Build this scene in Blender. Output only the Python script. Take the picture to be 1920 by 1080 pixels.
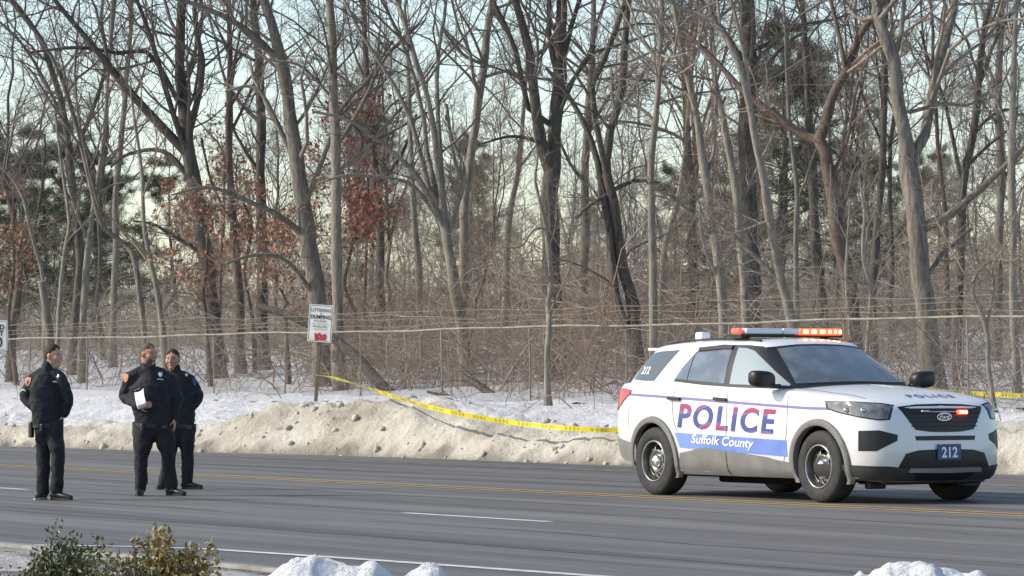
import bpy, bmesh, math, random
import numpy as np
from mathutils import Vector, Matrix, noise
from mathutils.bvhtree import BVHTree

for o in list(bpy.data.objects):
    bpy.data.objects.remove(o)
scene = bpy.context.scene
col = scene.collection
random.seed(7)
rng = np.random.default_rng(11)
R = math.radians

# ------------------------------------------------------------------ camera, sky, sun, exposure
F = 6680.0          # focal length in photograph pixels (1920 wide)
YH = 713.0          # photograph row of the horizon
H = 1.276           # eye height: someone sitting in a parked car
cam_d = bpy.data.cameras.new('camera')
cam = bpy.data.objects.new('camera', cam_d)
col.objects.link(cam)
cam.location = (0, 0, H)
cam.rotation_euler = (R(90) + math.atan((YH - 540) / F), 0, 0)
cam_d.sensor_fit = 'HORIZONTAL'
cam_d.sensor_width = 36.0
cam_d.lens = 36.0 * F / 1920.0
cam_d.clip_start = 0.5
cam_d.clip_end = 6000
scene.camera = cam

SUN_AZ = R(-91)     # compass angle from +Y (view direction), negative = to the left
SUN_EL = R(33)
world = bpy.data.worlds.new('World')
scene.world = world
world.use_nodes = True
wn = world.node_tree
bg = wn.nodes['Background']
sky = wn.nodes.new('ShaderNodeTexSky')
sky.sky_type = 'NISHITA'
sky.sun_disc = False
sky.sun_elevation = SUN_EL
sky.sun_rotation = SUN_AZ
sky.altitude = 0
sky.air_density = 1.0
sky.dust_density = 0.75
sky.ozone_density = 0.3
wn.links.new(sky.outputs[0], bg.inputs[0])
bg.inputs[1].default_value = 0.125
sun_d = bpy.data.lights.new('sun', 'SUN')
sun_d.energy = 2.8
sun_d.angle = R(0.8)
sun_d.color = (1.0, 0.91, 0.78)
sun = bpy.data.objects.new('sun', sun_d)
col.objects.link(sun)
sd = Vector((math.sin(SUN_AZ) * math.cos(SUN_EL), math.cos(SUN_AZ) * math.cos(SUN_EL), math.sin(SUN_EL)))
sun.rotation_euler = sd.to_track_quat('Z', 'Y').to_euler()
sun.location = sd * 60
vs = scene.view_settings
vs.view_transform = 'Standard'
vs.look = 'None'
vs.gamma = 1.0
vs.exposure = 0.82
vs.use_curve_mapping = False
scene.render.engine = 'CYCLES'

# ------------------------------------------------------------------ road frame and pixel helpers
AA = R(32.4)                                   # angle between view axis and road
UX, UY = -math.sin(AA), math.cos(AA)           # along the road, away
NX, NY = math.cos(AA), math.sin(AA)            # across the road, away


def G(u, v, z=0.0):                            # photograph pixel -> point on the level z
    d = F * (H - z) / (v - YH)
    return np.array([(u - 960) / F * d, d, z])


def P(u, v, d):                                # photograph pixel at a distance d
    return np.array([(u - 960) / F * d, d, H + (YH - v) / F * d])


def dn(u, n):                                  # distance at which column u meets the line n across the road
    return n / (NY + NX * (u - 960) / F)


def tn(x, y):
    return UX * x + UY * y, NX * x + NY * y


def xy(t, n):
    return UX * t + NX * n, UY * t + NY * n


# ------------------------------------------------------------------ generic helpers
def tag(o, label=None, cat=None, group=None, kind=None):
    if label: o['label'] = label
    if cat: o['category'] = cat
    if group: o['group'] = group
    if kind: o['kind'] = kind
    return o


def empty(name, loc=(0, 0, 0), rz=0.0):
    o = bpy.data.objects.new(name, None)
    o.empty_display_size = 0.1
    o.location = loc
    o.rotation_euler = (0, 0, rz)
    col.objects.link(o)
    return o


def link(name, me, m=None, parent=None):
    o = bpy.data.objects.new(name, me)
    if m is not None:
        me.materials.clear()
        for k in (m if isinstance(m, (list, tuple)) else [m]):
            me.materials.append(k)
    col.objects.link(o)
    if parent is not None:
        o.parent = parent
    return o


def mesh_np(name, V, Q, smooth=True, k=None, mi=None):
    """mesh from vertices (n,3) and faces (m,k) all of the same size"""
    V = np.asarray(V, np.float32); Q = np.asarray(Q, np.int32)
    k = Q.shape[1]
    me = bpy.data.meshes.new(name)
    me.vertices.add(len(V)); me.vertices.foreach_set('co', V.ravel())
    me.loops.add(Q.size); me.loops.foreach_set('vertex_index', Q.ravel())
    me.polygons.add(len(Q))
    me.polygons.foreach_set('loop_start', np.arange(0, Q.size, k, dtype=np.int32))
    me.polygons.foreach_set('use_smooth', np.full(len(Q), smooth, dtype=bool))
    if mi is not None:
        me.polygons.foreach_set('material_index', np.asarray(mi, np.int32))
    me.update(calc_edges=True)
    return me


def mesh_py(name, V, Fc, smooth=False):
    me = bpy.data.meshes.new(name)
    me.from_pydata([tuple(map(float, v)) for v in V], [], [tuple(map(int, f)) for f in Fc])
    if smooth:
        me.polygons.foreach_set('use_smooth', np.ones(len(me.polygons), dtype=bool))
    me.update()
    return me


def bm_mesh(name, bm, smooth=False, angle=None):
    me = bpy.data.meshes.new(name)
    bm.normal_update()
    bm.to_mesh(me); bm.free()
    if smooth:
        me.polygons.foreach_set('use_smooth', np.ones(len(me.polygons), dtype=bool))
        if angle: me.set_sharp_from_angle(angle=R(angle))
    me.update()
    return me


def box_bm(bm, c, s, bevel=0.0, rot=None, seg=2):
    r = bmesh.ops.create_cube(bm, size=1.0)
    vs_ = r['verts']
    bmesh.ops.scale(bm, vec=s, verts=vs_)
    if bevel > 0:
        es = list({e for v in vs_ for e in v.link_edges})
        rr = bmesh.ops.bevel(bm, geom=es, offset=bevel, segments=seg, affect='EDGES', profile=0.5)
        vs_ = list({v for f in rr['faces'] for v in f.verts} | {v for v in vs_ if v.is_valid})
    if rot is not None:
        bmesh.ops.rotate(bm, cent=(0, 0, 0), matrix=rot, verts=vs_)
    bmesh.ops.translate(bm, vec=c, verts=vs_)
    return vs_


def norm(a):
    return a / np.maximum(np.linalg.norm(a, axis=-1, keepdims=True), 1e-9)


def tubes(P_, R_, S=4):
    """P_ (K,N,3) polylines, R_ (K,N) radii -> vertices, quads"""
    P_ = np.asarray(P_, float); R_ = np.asarray(R_, float)
    K, N, _ = P_.shape
    T = norm(np.gradient(P_, axis=1))
    mean = norm(P_[:, -1] - P_[:, 0])
    ref = np.where(np.abs(mean[:, 2:3]) > 0.7, np.array([[1.0, 0.3, 0]]), np.array([[0.1, 0.2, 1.0]]))
    a = norm(np.cross(T, ref[:, None, :])); b = np.cross(T, a)
    ang = np.arange(S) * 2 * math.pi / S
    V = P_[:, :, None, :] + R_[:, :, None, None] * (a[:, :, None, :] * np.cos(ang)[None, None, :, None] + b[:, :, None, :] * np.sin(ang)[None, None, :, None])
    base = (np.arange(K) * N * S)[:, None, None] + (np.arange(N - 1) * S)[None, :, None]
    s = np.arange(S)[None, None, :]; s2 = (s + 1) % S
    Q = np.stack([base + s, base + s2, base + S + s2, base + S + s], axis=-1).reshape(-1, 4)
    return V.reshape(-1, 3), Q


def tube_mesh(name, groups, smooth=True):
    """groups: list of (P,R,S)"""
    Vs, Qs, off = [], [], 0
    for g in groups:
        if len(g[0]) == 0: continue
        V, Q = tubes(*g)
        Vs.append(V); Qs.append(Q + off); off += len(V)
    return mesh_np(name, np.concatenate(Vs), np.concatenate(Qs), smooth)


def catmull(pts, n):
    """smooth resample of control points (m,k) to n points"""
    p = np.asarray(pts, float)
    if len(p) < 2: return np.repeat(p, n, 0)
    q = np.vstack([2 * p[0] - p[1], p, 2 * p[-1] - p[-2]])
    seg = np.linalg.norm(np.diff(p[:, :min(3, p.shape[1])], axis=0), axis=1) + 1e-9
    cum = np.concatenate([[0], np.cumsum(seg)])
    out = []
    for s in np.linspace(0, cum[-1], n):
        i = min(np.searchsorted(cum, s, 'right') - 1, len(p) - 2); i = max(i, 0)
        t = (s - cum[i]) / seg[i]
        a, b, c, d = q[i], q[i + 1], q[i + 2], q[i + 3]
        out.append(0.5 * ((2 * b) + (c - a) * t + (2 * a - 5 * b + 4 * c - d) * t * t + (3 * b - a - 3 * c + d) * t ** 3))
    return np.array(out)


# ------------------------------------------------------------------ materials
def new_mat(name):
    m = bpy.data.materials.new(name); m.use_nodes = True
    return m, m.node_tree, m.node_tree.nodes['Principled BSDF']


def mat(name, c, rough=0.6, spec=0.5, metal=0.0, c2=None, scale=8.0, bump=0.0, bscale=None, stretch=None, detail=4.0, coat=0.0, emit=None, estr=0.0, rot=None, lo=0.35, hi=0.65):
    m, t, p = new_mat(name)
    p.inputs['Base Color'].default_value = (*c, 1)
    p.inputs['Roughness'].default_value = rough
    p.inputs['Specular IOR Level'].default_value = spec
    p.inputs['Metallic'].default_value = metal
    if coat:
        p.inputs['Coat Weight'].default_value = coat; p.inputs['Coat Roughness'].default_value = 0.05
    if emit:
        p.inputs['Emission Color'].default_value = (*emit, 1); p.inputs['Emission Strength'].default_value = estr
    if c2 is not None or bump:
        tc = t.nodes.new('ShaderNodeTexCoord'); mp = t.nodes.new('ShaderNodeMapping')
        t.links.new(tc.outputs['Object'], mp.inputs[0])
        if stretch: mp.inputs['Scale'].default_value = stretch
        if rot: mp.inputs['Rotation'].default_value = rot
    if c2 is not None:
        nz = t.nodes.new('ShaderNodeTexNoise'); nz.inputs['Scale'].default_value = scale; nz.inputs['Detail'].default_value = detail
        nz.inputs['Roughness'].default_value = 0.6
        rp = t.nodes.new('ShaderNodeValToRGB')
        rp.color_ramp.elements[0].color = (*c, 1); rp.color_ramp.elements[0].position = lo
        rp.color_ramp.elements[1].color = (*c2, 1); rp.color_ramp.elements[1].position = hi
        t.links.new(mp.outputs[0], nz.inputs[0]); t.links.new(nz.outputs[0], rp.inputs[0])
        t.links.new(rp.outputs[0], p.inputs['Base Color'])
    if bump:
        nb = t.nodes.new('ShaderNodeTexNoise'); nb.inputs['Scale'].default_value = bscale or scale * 2; nb.inputs['Detail'].default_value = 5
        bp = t.nodes.new('ShaderNodeBump'); bp.inputs['Strength'].default_value = bump; bp.inputs['Distance'].default_value = 0.02
        t.links.new(mp.outputs[0], nb.inputs[0]); t.links.new(nb.outputs[0], bp.inputs['Height']); t.links.new(bp.outputs[0], p.inputs['Normal'])
    return m


def fbm(x, y, sc, seed=0.0, octv=4):
    return noise.fractal(Vector((x * sc + seed, y * sc - seed, seed * 0.37)), 1.0, 2.0, octv)
# ================================================================== GROUND, ROAD, SNOW
# foot of the ploughed bank, read off the photograph on the road plane
bank_px = [(-400, 826), (-150, 831), (0, 836), (300, 846), (600, 853), (900, 863), (1150, 872), (1500, 881), (1900, 890), (2300, 898)]
bt, bn = zip(*[tn(*G(u, v)[:2]) for u, v in bank_px])
bt = np.array(bt)[::-1]; bn = np.array(bn)[::-1]


def n_base(t):
    return float(np.interp(t, bt, bn))


# height of the dirty bank along the road, given at photograph columns of its foot
hb_px = [(-400, .5), (0, .50), (200, .5), (330, .56), (400, .86), (480, .98), (620, .97), (700, .9), (780, .74), (900, .58), (1150, .50), (1500, .6), (1900, .78), (2300, .7)]
ht = np.array([tn(*G(u, np.interp(u, [p[0] for p in bank_px], [p[1] for p in bank_px]))[:2])[0] for u, _ in hb_px])[::-1]
hh = np.array([h for _, h in hb_px])[::-1]


def back_z(m):
    return float(np.interp(m, [0, 1.2, 2.5, 4, 6, 9, 15, 30, 60, 120, 400], [.3, .55, .72, .86, 1.0, 1.15, 1.6, 2.4, 3.0, 3.4, 3.6]))


def ground_z(x, y, fine=True):
    t, n = tn(x, y)
    m = n - n_base(t)
    if m < -0.02: return 0.0
    hb = float(np.interp(t, ht, hh))
    if fine:
        hb *= 1 + 0.16 * fbm(t, 0, 0.45, 3.1) + .07 * fbm(t, 0, 2.2, 8.0)
        w = m + .16 * fbm(t, m, 1.3, 5.0) + .07 * fbm(t, m, 5, 9.0)
    else:
        w = m
    w = max(w, 0.0)
    face = hb * (1 - math.exp(-((w / (0.28 + .42 * hb)) ** 1.25)))
    k = min(max((w - 1.0) / 2.2, 0), 1); k = k * k * (3 - 2 * k)
    z = face * (1 - k) + back_z(m) * k
    if fine:
        z += (.05 * fbm(t, m, 1.1, 1.0) + .06 * fbm(t, m, 3.4, 2.0) + .045 * fbm(t, m, 9, 4.0)) * min(1, m * 2.5)
        if m < 3.5:
            q_ = min(1, m * 3) * min(1, (3.5 - m))
            z += q_ * (.15 * (noise.voronoi(Vector((t * 1.5, m * 1.9, 3.3)))[0][0] - .35) * min(1, hb * 1.2) + .05 * (noise.voronoi(Vector((t * 4.2, m * 4.6, 1.3)))[0][0] - .35))
        if m > 4: z += .06 * fbm(t, m, .5, 6.0)
    return max(z, 0.0)


asphalt, at, ap = new_mat('worn_asphalt')
ap.inputs['Roughness'].default_value = .62
ap.inputs['Specular IOR Level'].default_value = .45
tc = at.nodes.new('ShaderNodeTexCoord')
mp = at.nodes.new('ShaderNodeMapping'); mp.inputs['Rotation'].default_value = (0, 0, -math.atan2(UY, UX))
mp2 = at.nodes.new('ShaderNodeMapping'); mp2.inputs['Scale'].default_value = (0.035, 1.0, 1)
at.links.new(tc.outputs['Object'], mp.inputs[0]); at.links.new(mp.outputs[0], mp2.inputs[0])
nz = at.nodes.new('ShaderNodeTexNoise'); nz.inputs['Scale'].default_value = 1.6; nz.inputs['Detail'].default_value = 5; nz.inputs['Roughness'].default_value = .65
at.links.new(mp2.outputs[0], nz.inputs[0])
r1 = at.nodes.new('ShaderNodeValToRGB')
e = r1.color_ramp.elements
e[0].position = .36; e[0].color = (.074, .068, .060, 1)
e[1].position = .66; e[1].color = (.178, .166, .150, 1)
at.links.new(nz.outputs[0], r1.inputs[0])
nf = at.nodes.new('ShaderNodeTexNoise'); nf.inputs['Scale'].default_value = 38; nf.inputs['Detail'].default_value = 6
at.links.new(tc.outputs['Object'], nf.inputs[0])
mx = at.nodes.new('ShaderNodeMix'); mx.data_type = 'RGBA'; mx.blend_type = 'OVERLAY'; mx.inputs[0].default_value = .55
at.links.new(r1.outputs[0], mx.inputs[6]); at.links.new(nf.outputs[0], mx.inputs[7])
at.links.new(mx.outputs[2], ap.inputs['Base Color'])
bp = at.nodes.new('ShaderNodeBump'); bp.inputs['Strength'].default_value = .35; bp.inputs['Distance'].default_value = .01
at.links.new(nf.outputs[0], bp.inputs['Height']); at.links.new(bp.outputs[0], ap.inputs['Normal'])


def snow_mat(name, clean, dirty, lo, hi, dirt_m=None, scale=.9, grit=.42):
    m, t, p = new_mat(name)
    p.inputs['Roughness'].default_value = .75; p.inputs['Specular IOR Level'].default_value = .25
    tc = t.nodes.new('ShaderNodeTexCoord')
    n1 = t.nodes.new('ShaderNodeTexNoise'); n1.inputs['Scale'].default_value = scale; n1.inputs['Detail'].default_value = 8; n1.inputs['Roughness'].default_value = .65
    t.links.new(tc.outputs['Object'], n1.inputs[0])
    rp = t.nodes.new('ShaderNodeValToRGB')
    rp.color_ramp.elements[0].position = lo; rp.color_ramp.elements[0].color = (*clean, 1)
    rp.color_ramp.elements[1].position = hi; rp.color_ramp.elements[1].color = (*dirty, 1)
    t.links.new(n1.outputs[0], rp.inputs[0])
    out = rp.outputs[0]
    # dark grit specks
    n2 = t.nodes.new('ShaderNodeTexNoise'); n2.inputs['Scale'].default_value = 3.1; n2.inputs['Detail'].default_value = 9; n2.inputs['Roughness'].default_value = .75
    t.links.new(tc.outputs['Object'], n2.inputs[0])
    r2 = t.nodes.new('ShaderNodeValToRGB')
    r2.color_ramp.elements[0].position = .60; r2.color_ramp.elements[0].color = (0, 0, 0, 1)
    r2.color_ramp.elements[1].position = .78; r2.color_ramp.elements[1].color = (1, 1, 1, 1)
    t.links.new(n2.outputs[0], r2.inputs[0])
    mx = t.nodes.new('ShaderNodeMix'); mx.data_type = 'RGBA'
    t.links.new(r2.outputs[0], mx.inputs[0]); t.links.new(out, mx.inputs[6]); mx.inputs[7].default_value = (*[c * grit for c in dirty], 1)
    out = mx.outputs[2]
    if dirt_m:      # ploughed, sanded face against clean snow behind: vertex attribute holds the border
        at_ = t.nodes.new('ShaderNodeAttribute'); at_.attribute_name = 'dirt'
        mx2 = t.nodes.new('ShaderNodeMix'); mx2.data_type = 'RGBA'
        t.links.new(at_.outputs['Fac'], mx2.inputs[0]); mx2.inputs[6].default_value = (*dirt_m, 1); t.links.new(out, mx2.inputs[7])
        out = mx2.outputs[2]
    if dirt_m:
        a3 = t.nodes.new('ShaderNodeAttribute'); a3.attribute_name = 'foot'
        mx3 = t.nodes.new('ShaderNodeMix'); mx3.data_type = 'RGBA'
        t.links.new(a3.outputs['Fac'], mx3.inputs[0]); t.links.new(out, mx3.inputs[6]); mx3.inputs[7].default_value = (.17, .15, .12, 1)
        out = mx3.outputs[2]
    t.links.new(out, p.inputs['Base Color'])
    nb = t.nodes.new('ShaderNodeTexNoise'); nb.inputs['Scale'].default_value = 9; nb.inputs['Detail'].default_value = 7; nb.inputs['Roughness'].default_value = .7
    t.links.new(tc.outputs['Object'], nb.inputs[0])
    b = t.nodes.new('ShaderNodeBump'); b.inputs['Strength'].default_value = 1.0; b.inputs['Distance'].default_value = .10
    t.links.new(nb.outputs[0], b.inputs['Height']); t.links.new(b.outputs[0], p.inputs['Normal'])
    return m


M_snow = snow_mat('clean_snow', (.70, .705, .72), (.60, .61, .63), .40, .75, scale=.6, grit=.85)
M_bank = snow_mat('sanded_snow', (.63, .585, .495), (.36, .315, .245), .42, .70, dirt_m=(.70, .70, .71))
M_lump = snow_mat('crusty_snow', (.64, .60, .52), (.52, .48, .40), .40, .75, scale=3.0, grit=.85)
M_verge = snow_mat('verge_snow', (.56, .53, .50), (.16, .14, .12), .38, .58, scale=1.3)


def grid_tn(name, ts, ms, m, kind, dirt=False, zoff=0.0):
    V = np.zeros((len(ts) * len(ms), 3)); A = np.zeros(len(V)); A2 = np.zeros(len(V)); k = 0
    for t in ts:
        nb = n_base(t)
        for mm in ms:
            x, y = xy(t, nb + mm)
            V[k] = (x, y, ground_z(x, y) + zoff)
            if dirt:
                edge = np.interp(t, ht, hh) * 1.35 + .18 + .35 * fbm(t, mm, .8, 12.0)
                A[k] = min(1, max(0, (edge - mm) / .35 + .5)) * .93 + .07 * (mm < 2)
                A2[k] = .75 * min(1, max(0, 1.0 - (mm + .12 * fbm(t, mm, 2.5, 31.0)) / .22)) + .5 * max(0, min(1, fbm(t, mm, 2.0, 33.0) * 2.2 - .75)) * (mm < 1.5)
            k += 1
    nm = len(ms)
    i = np.arange(len(ts) - 1)[:, None] * nm + np.arange(nm - 1)[None, :]
    Q = np.stack([i, i + 1, i + nm + 1, i + nm], -1).reshape(-1, 4)
    me = mesh_np(name, V, Q)
    if dirt:
        a = me.attributes.new('dirt', 'FLOAT', 'POINT'); a.data.foreach_set('value', A.astype(np.float32))
        a = me.attributes.new('foot', 'FLOAT', 'POINT'); a.data.foreach_set('value', A2.astype(np.float32))
    o = link(name, me, m); o['kind'] = kind
    return o


# broken lumps of crust and ice along the foot and face of the bank
g_ = np.random.default_rng(91)
ico = bmesh.new(); bmesh.ops.create_icosphere(ico, subdivisions=1, radius=1.0)
iv = np.array([v.co[:] for v in ico.verts]); iff = np.array([[v.index for v in f.verts] for f in ico.faces]); ico.free()
CV, CF = [], []
for k in range(700):
    t = g_.uniform(30, 92); m_ = abs(g_.normal()) * .45 - .12 if k % 2 else g_.uniform(.1, 1.6)
    sz = .016 + .065 * g_.random() ** 3 + (.04 if k % 29 == 0 else 0)
    x, y = xy(t, n_base(t) + m_)
    z = ground_z(x, y) + sz * .05
    v = iv * (1 + .35 * g_.normal(size=(12, 1)) * .6) * sz * g_.uniform(.6, 1.4, 3)
    CF.append(iff + 12 * k); CV.append(v + np.array([x, y, z]))
o = link('snow_lumps', mesh_np('snow_lumps', np.concatenate(CV), np.concatenate(CF), True), M_lump)
tag(o, 'broken lumps of dirty snow crust strewn along the ploughed bank', 'snow lumps', kind='stuff')

# one wide sheet under everything, out to the horizon
o = link('ground', mesh_py('ground', [(-3000, -400, -.06), (3000, -400, -.06), (3000, 5000, -.06), (-3000, 5000, -.06)], [(0, 1, 2, 3)]), M_snow)
o['kind'] = 'structure'


def strip(name, t0, t1, na, nb_, z, m, kind='structure', parent=None, steps=1):
    V, Fc = [], []
    for k in range(steps + 1):
        t = t0 + (t1 - t0) * k / steps
        a = na(t) if callable(na) else na; b = nb_(t) if callable(nb_) else nb_
        V += [(*xy(t, a), z), (*xy(t, b), z)]
        if k: Fc.append((2 * k - 2, 2 * k - 1, 2 * k + 1, 2 * k))
    o = link(name, mesh_py(name, V, Fc), m, parent)
    if kind and parent is None: o['kind'] = kind
    return o


NC = 10.55                                       # near kerb line
road = strip('road', -120, 900, NC - .3, lambda t: n_base(t) + .9, 0.0, asphalt, steps=60)
ts = np.concatenate([np.arange(-30, 28, 1.0), np.arange(28, 96, .13), np.arange(96, 330, 4.0)])
snow_bank = grid_tn('snow_bank', ts, np.concatenate([np.arange(-.05, 1.6, .07), np.arange(1.6, 4.05, .2)]), M_bank, 'structure', dirt=True)
grid_tn('snow_ground', np.concatenate([np.arange(-40, 130, .8), np.arange(130, 420, 8)]), np.concatenate([np.arange(3.9, 30, .8), np.arange(30, 330, 8)]), M_snow, 'structure', zoff=.004)

M_tar = mat('tar_seal', (.03, .03, .03), .5, .4)
for n_, a_, w_ in ((14.6, .10, .035), (16.2, .22, .03), (20.1, .07, .04), (24.0, .12, .035), (19.0, .5, .022)):
    V_ = []; Fc_ = []
    tt_ = np.arange(-10, 110, .35)
    for k, t in enumerate(tt_):
        c = n_ + a_ * (fbm(t, n_, .25, 41.0) + .25 * fbm(t, n_, 1.4, 42.0)); ww = w_ * (.6 + .5 * abs(fbm(t, n_, .8, 43.0)))
        V_ += [(*xy(t, c - ww / 2), .002), (*xy(t, c + ww / 2), .002)]
        if k: Fc_.append((2 * k - 2, 2 * k - 1, 2 * k + 1, 2 * k))
    link('tar_seam', mesh_py('tar_seam', V_, Fc_), M_tar, road)

# painted lines: slightly worn, each dash a piece of its own under the road
M_white = mat('worn_white_paint', (.62, .62, .60), .7, .3, c2=(.30, .30, .30), scale=7, lo=.42, hi=.75)
M_yellow = mat('worn_yellow_paint', (.50, .34, .10), .7, .3, c2=(.22, .17, .09), scale=6, lo=.40, hi=.72)
M_faded = mat('faded_white_paint', (.33, .33, .33), .8, .2, c2=(.13, .13, .13), scale=4, lo=.40, hi=.62)


def line(name, t0, t1, n, w, m):
    o = strip(name, t0, t1, n - w / 2, n + w / 2, .004, m, None, road, steps=max(1, int((t1 - t0) / 6)))
    return o


ep = sorted([tn(*G(u, v)[:2]) for u, v in ((-500, 1021), (-200, 1020), (0, 1021), (180, 1023), (370, 1028), (700, 1050), (1090, 1078), (1500, 1107), (2000, 1143))])
et, en = [p[0] for p in ep], [p[1] for p in ep]
strip('edge_line', -20, 60, lambda t: float(np.interp(t, et, en)) - .065, lambda t: float(np.interp(t, et, en)) + .065, .004, M_white, None, road, steps=120)
line('centre_line', -60, 300, 21.98, .12, M_yellow)
line('centre_line', -60, 300, 22.32, .12, M_yellow)
line('far_edge_line', -60, 300, 28.1, .12, M_faded)
line('far_lane_line', -60, 300, 25.3, .08, M_faded)
# near lane dashes: the two in view fix the rhythm
ta = tn(*G(735, 962)[:2])[0]; tb = tn(*G(1045, 978)[:2])[0]
tl = tn(*G(62, 918)[:2])[0]
for k in range(-4, 9):
    c = tb + (tl - tb) * k
    line('lane_dash', c, c + (ta - tb), 17.5, .13, M_white)

# near kerb and verge
M_conc = mat('kerb_concrete', (.30, .29, .27), .85, .3, c2=(.20, .19, .18), scale=5, bump=.4)
kv = []
for t in (-60, 300):
    for n, z in ((NC, -.03), (NC - .02, .13), (NC - .16, .135), (NC - .18, -.03)):
        kv.append((*xy(t, n), z))
o = link('kerb', mesh_py('kerb', kv, [(i, i + 1, i + 5, i + 4) for i in range(3)]), M_conc); o['kind'] = 'structure'


def verge_z(x, y):
    t, n = tn(x, y)
    return .11 + .10 * min(1, max(0, (NC - .2 - n) / 1.5)) + (.05 * fbm(x, y, .9, 21) + .03 * fbm(x, y, 4, 22)) * min(1, (NC - .15 - n) * 2)


ts2 = np.concatenate([np.arange(-60, 0, 3.0), np.arange(0, 34, .14), np.arange(34, 120, 3)])
ms2 = np.concatenate([np.arange(NC - .17, 5, -.13), np.arange(5, -12, -.9)])
V = np.array([(*xy(t, n), verge_z(*xy(t, n))) for t in ts2 for n in ms2])
nm = len(ms2); i = np.arange(len(ts2) - 1)[:, None] * nm + np.arange(nm - 1)[None, :]
o = link('verge', mesh_np('verge', V, np.stack([i, i + nm, i + nm + 1, i + 1], -1).reshape(-1, 4)), M_verge); o['kind'] = 'structure'


def snow_pile(label, prof, d, wy, seed):
    """ridge whose crest follows the outline (column, row) seen in the photograph"""
    us = np.array([p[0] for p in prof]); vv = np.array([p[1] for p in prof])
    c = P(us.mean(), 1080, d); base = verge_z(c[0], c[1]) - .10
    N1, N2 = 110, 40
    V = []; Fc = []
    for j in range(N2 + 1):
        for i_ in range(N1 + 1):
            u = us[0] + (us[-1] - us[0]) * i_ / N1; b = -1 + 2 * j / N2
            cs = catmull_at(us, vv, u)
            x = (u - 960) / F * d
            zt = H + (YH - cs) / F * d - base
            sh = .25 * fbm(x * 3, 0, 1.3, seed)
            bb = min(1, abs(b + sh * (1 - abs(b))))
            z = max(0, zt) * (1 - bb ** 2.2) ** .8
            z *= 1 + .10 * fbm(x * 5, b * 2, 1.0, seed + 3) * (1 - (1 - bb) ** 4)
            V.append((x, d + b * wy, base + z + (.012 * fbm(x, b * wy, 14, seed) + .02 * fbm(x, b * wy, 6, seed)) * (bb > .04)))
    n1 = N1 + 1
    for j in range(N2):
        for i_ in range(N1):
            Fc.append((j * n1 + i_, j * n1 + i_ + 1, (j + 1) * n1 + i_ + 1, (j + 1) * n1 + i_))
    ox = np.array([c[0], d, base])
    o = link('snow_pile', mesh_py('snow_pile', np.array(V) - ox, Fc, True), M_pile)
    o.location = ox
    tag(o, label, 'snow pile', 'snow piles on the near verge')


def catmull_at(us, vv, u):
    i = int(np.clip(np.searchsorted(us, u, 'right') - 1, 0, len(us) - 2)); t = (u - us[i]) / (us[i + 1] - us[i])
    t = t * t * (3 - 2 * t) * .6 + t * .4
    return vv[i] * (1 - t) + vv[i + 1] * t


M_pile = snow_mat('fresh_snow', (.86, .865, .87), (.80, .81, .82), .45, .8, grit=.9)
snow_pile('wide lumpy white snow pile at the bottom edge, beside the bushes', [(400, 1190), (455, 1110), (500, 1081), (520, 1070), (535, 1058), (548, 1048), (560, 1045), (572, 1047), (590, 1041), (610, 1050), (635, 1056), (655, 1060), (672, 1062), (690, 1054), (703, 1054), (722, 1066), (740, 1080), (752, 1082), (775, 1072), (790, 1063), (808, 1058), (822, 1062), (842, 1083), (880, 1120), (940, 1190)], 17, .42, 3)
snow_pile('small white snow pile at the bottom edge, below the police car', [(1540, 1190), (1575, 1110), (1600, 1081), (1615, 1074), (1628, 1079), (1645, 1066), (1660, 1057), (1685, 1055), (1720, 1056), (1745, 1056), (1762, 1064), (1785, 1066), (1805, 1074), (1830, 1075), (1852, 1083), (1890, 1120), (1930, 1190)], 17, .38, 8)
# ================================================================== FENCE, SIGNS, TAPE
M_galv = mat('weathered_galvanised_steel', (.30, .27, .22), .6, .4, .1, c2=(.16, .14, .115), scale=3)
M_wire = mat('fence_wire', (.20, .185, .165), .6, .4, .3)
NF, ZF = 34.5, 2.225                            # fence line and height of its top rail (fits all five points read off the photo)
fence = tag(empty('chain_link_fence', (*xy(tn(*P(960, 700, dn(960, NF))[:2])[0], NF), .8)), 'long chain link fence with barbed wire running along the wood behind the snow bank', 'fence')
f0 = np.array(fence.location)


def fpart(name, groups, m):
    me = tube_mesh(name, [(np.asarray(a, float) - f0, b, c) for a, b, c in groups])
    return link(name, me, m, fence)


def fz(t):
    x, y = xy(t, NF)
    return ground_z(x, y, False)


tP = tn(*P(1172, 700, dn(1172, NF))[:2])[0]     # the post seen beside the police car
t_lo, t_hi = tP - 3.05 * 9, tP + 3.05 * 19
tt = np.arange(t_lo, t_hi + .01, 3.05)


def wob(t, s):
    return .028 * math.sin(t * .61 + s) + .02 * math.sin(t * 1.7 + s * 2)


fpart('top_rail', [(np.array([[(*xy(t, NF), ZF + .5 * wob(t, 0)) for t in np.linspace(t_lo, t_hi, 80)]]), np.full((1, 80), .019), 8)], M_galv)
for k, t in enumerate(tt):
    x, y = xy(t, NF + .03)
    ln = random.uniform(-.03, .03)
    post = fpart('post', [(np.array([[(x, y, fz(t) - .3), (x + ln * .5, y, 1.5), (x + ln, y, ZF + .04)]]), np.full((1, 3), .016), 8),
                          (np.array([[(x + ln, y, ZF + .02), (x + ln - NX * .12, y - NY * .12, ZF + .22), (x + ln - NX * .22, y - NY * .22, ZF + .36)]]), np.full((1, 3), .012), 5)], M_galv)
for k, (dz, off) in enumerate(((.11, .07), (.22, .13), (.34, .21))):
    ts_ = np.linspace(t_lo, t_hi, 150)
    fpart('barbed_wire', [(np.array([[(*xy(t, NF - off), ZF + dz - .02 * abs(math.sin((t - tP) * math.pi / 3.05)) + .7 * wob(t, k * 2.1)) for t in ts_]]), np.full((1, 150), .0042), 4)], M_galv)
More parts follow.
